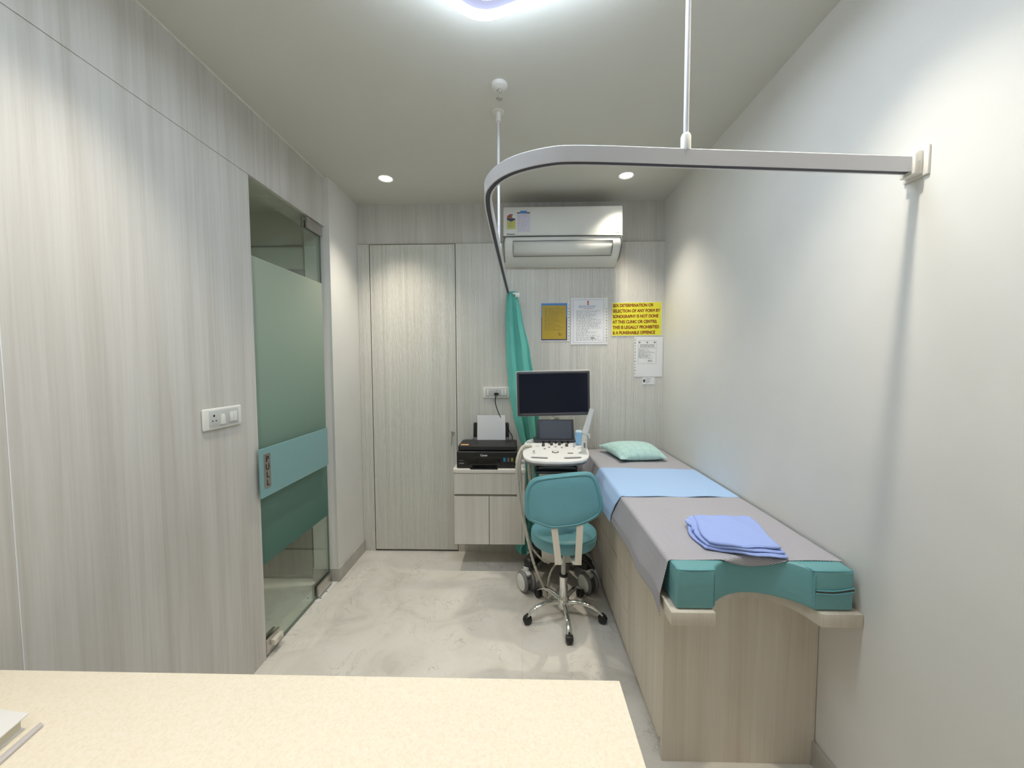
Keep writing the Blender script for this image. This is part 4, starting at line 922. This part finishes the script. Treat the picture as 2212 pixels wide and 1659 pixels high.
MB().tube([(CX, CY, .10), (CX, CY, .238)], .0235, 28).build('column', M['chrome'], chair)
MB().lathe([(0, .048), (.026, .048), (.030, .060), (.034, .095), (.030, .112), (.024, .122), (0, .122)], c=(CX, CY, 0), n=28).build('hub', M['chrome'], chair)
for i in range(5):
    a = math.radians(-88+72*i); d = Vector((math.cos(a), math.sin(a), 0)); n_ = Vector((-d.y, d.x, 0)); rings_ = []
    for rr_, zz, w_, h_ in ((.024, .084, .012, .014), (.07, .092, .0125, .013), (.12, .094, .013, .012), (.165, .084, .014, .011), (.198, .066, .0145, .009), (.222, .046, .0145, .006)):
        c_ = Vector((CX, CY, zz))+d*rr_
        tn = Vector((0, 0, 1)) if rr_ < .15 else (Vector((0, 0, 1))*.8+d*.6).normalized()
        rings_.append([c_+n_*w_*math.cos(2*PI*j/14)+tn*h_*math.sin(2*PI*j/14) for j in range(14)])
    MB().loops(rings_).build('base_arm', M['chrome'], chair, angle=60)
    cs_a = a + (.9, .5, 1.2, 2.1, .3)[i]
    cc = Vector((CX, CY, .0245))+d*.222
    R_ = Matrix.Translation(cc) @ Matrix.Rotation(a+PI/2 if i != 0 else a+PI/2, 4, 'Z') @ Matrix.Rotation(PI/2, 4, 'Y')
    m = MB().lathe([(0, -.020), (.014, -.020), (.022, -.016), (.0243, -.010), (.0243, -.004), (.019, -.0025), (.019, .0025), (.0243, .004), (.0243, .010), (.022, .016), (.014, .020), (0, .020)], mat=R_, n=28)
    ct = m.build('castor', M['black'], chair, angle=40)
    MB().prism([(cc+n_*-.0035+d*.027*math.cos(q)+Vector((0, 0, .027*math.sin(q)))) for q in [PI*(.05+.9*j/8) for j in range(9)]], n_*.007, .001).tube([cc+Vector((0, 0, .022)), cc+Vector((0, 0, .034))], .006, 10).build('castor_hood', M['blackm'], ct)

# ------------------------------------------------------------------ desk in the foreground
dk = thing('desk', 'cream speckled stone top desk filling the lower left foreground', 'desk', (-.5, .5, 0))
MB().box((XP+.002, .14, .722), (.213, .808, .760), .003, 3).build('desk_top', M['corian'], dk)
MB().box((XP+.002, .20, .0), (-1.20, .77, .7215)).box((.13, .20, .0), (.165, .77, .7215)).build('side_panel', M['bed_wood'], dk, smooth=False)
MB().box((-1.199, .745, .08), (.129, .765, .7215)).build('modesty_panel', M['bed_wood'], dk, smooth=False)
bkk = thing('hardback_book', 'white covered book lying on the cream desk at left edge', 'book', (-1.03, .62, .76))
B4 = [(-.948, .676), (-.925, .560), (-1.16, .50), (-1.18, .70)]
MB().prism([(a, b, .7615) for a, b in [(-.955, .668), (-.934, .565), (-1.155, .508), (-1.173, .690)]], (0, 0, .022)).build('pages', M['pages'], bkk, smooth=False)
MB().prism([(a, b, .7835) for a, b in B4], (0, 0, .0035), .0012).prism([(a, b, .7602) for a, b in [(-.953, .670), (-.932, .562), (-1.16, .503), (-1.178, .695)]], (0, 0, .0013)).build('cover', M['book'], bkk)
gp = thing('clear_ruler', 'thin clear plastic strip lying on the desk beside white book', 'ruler', (-.92, .62, .76))
M['acrylic'] = mk('pale_lilac_acrylic', (.62, .58, .57), .1, spec=.8)
MB().prism([(-.932, .680, .7605), (-.921, .676, .7605), (-.886, .500, .7605), (-.905, .500, .7605)], (0, 0, .005), .001).build('strip', M['acrylic'], gp)
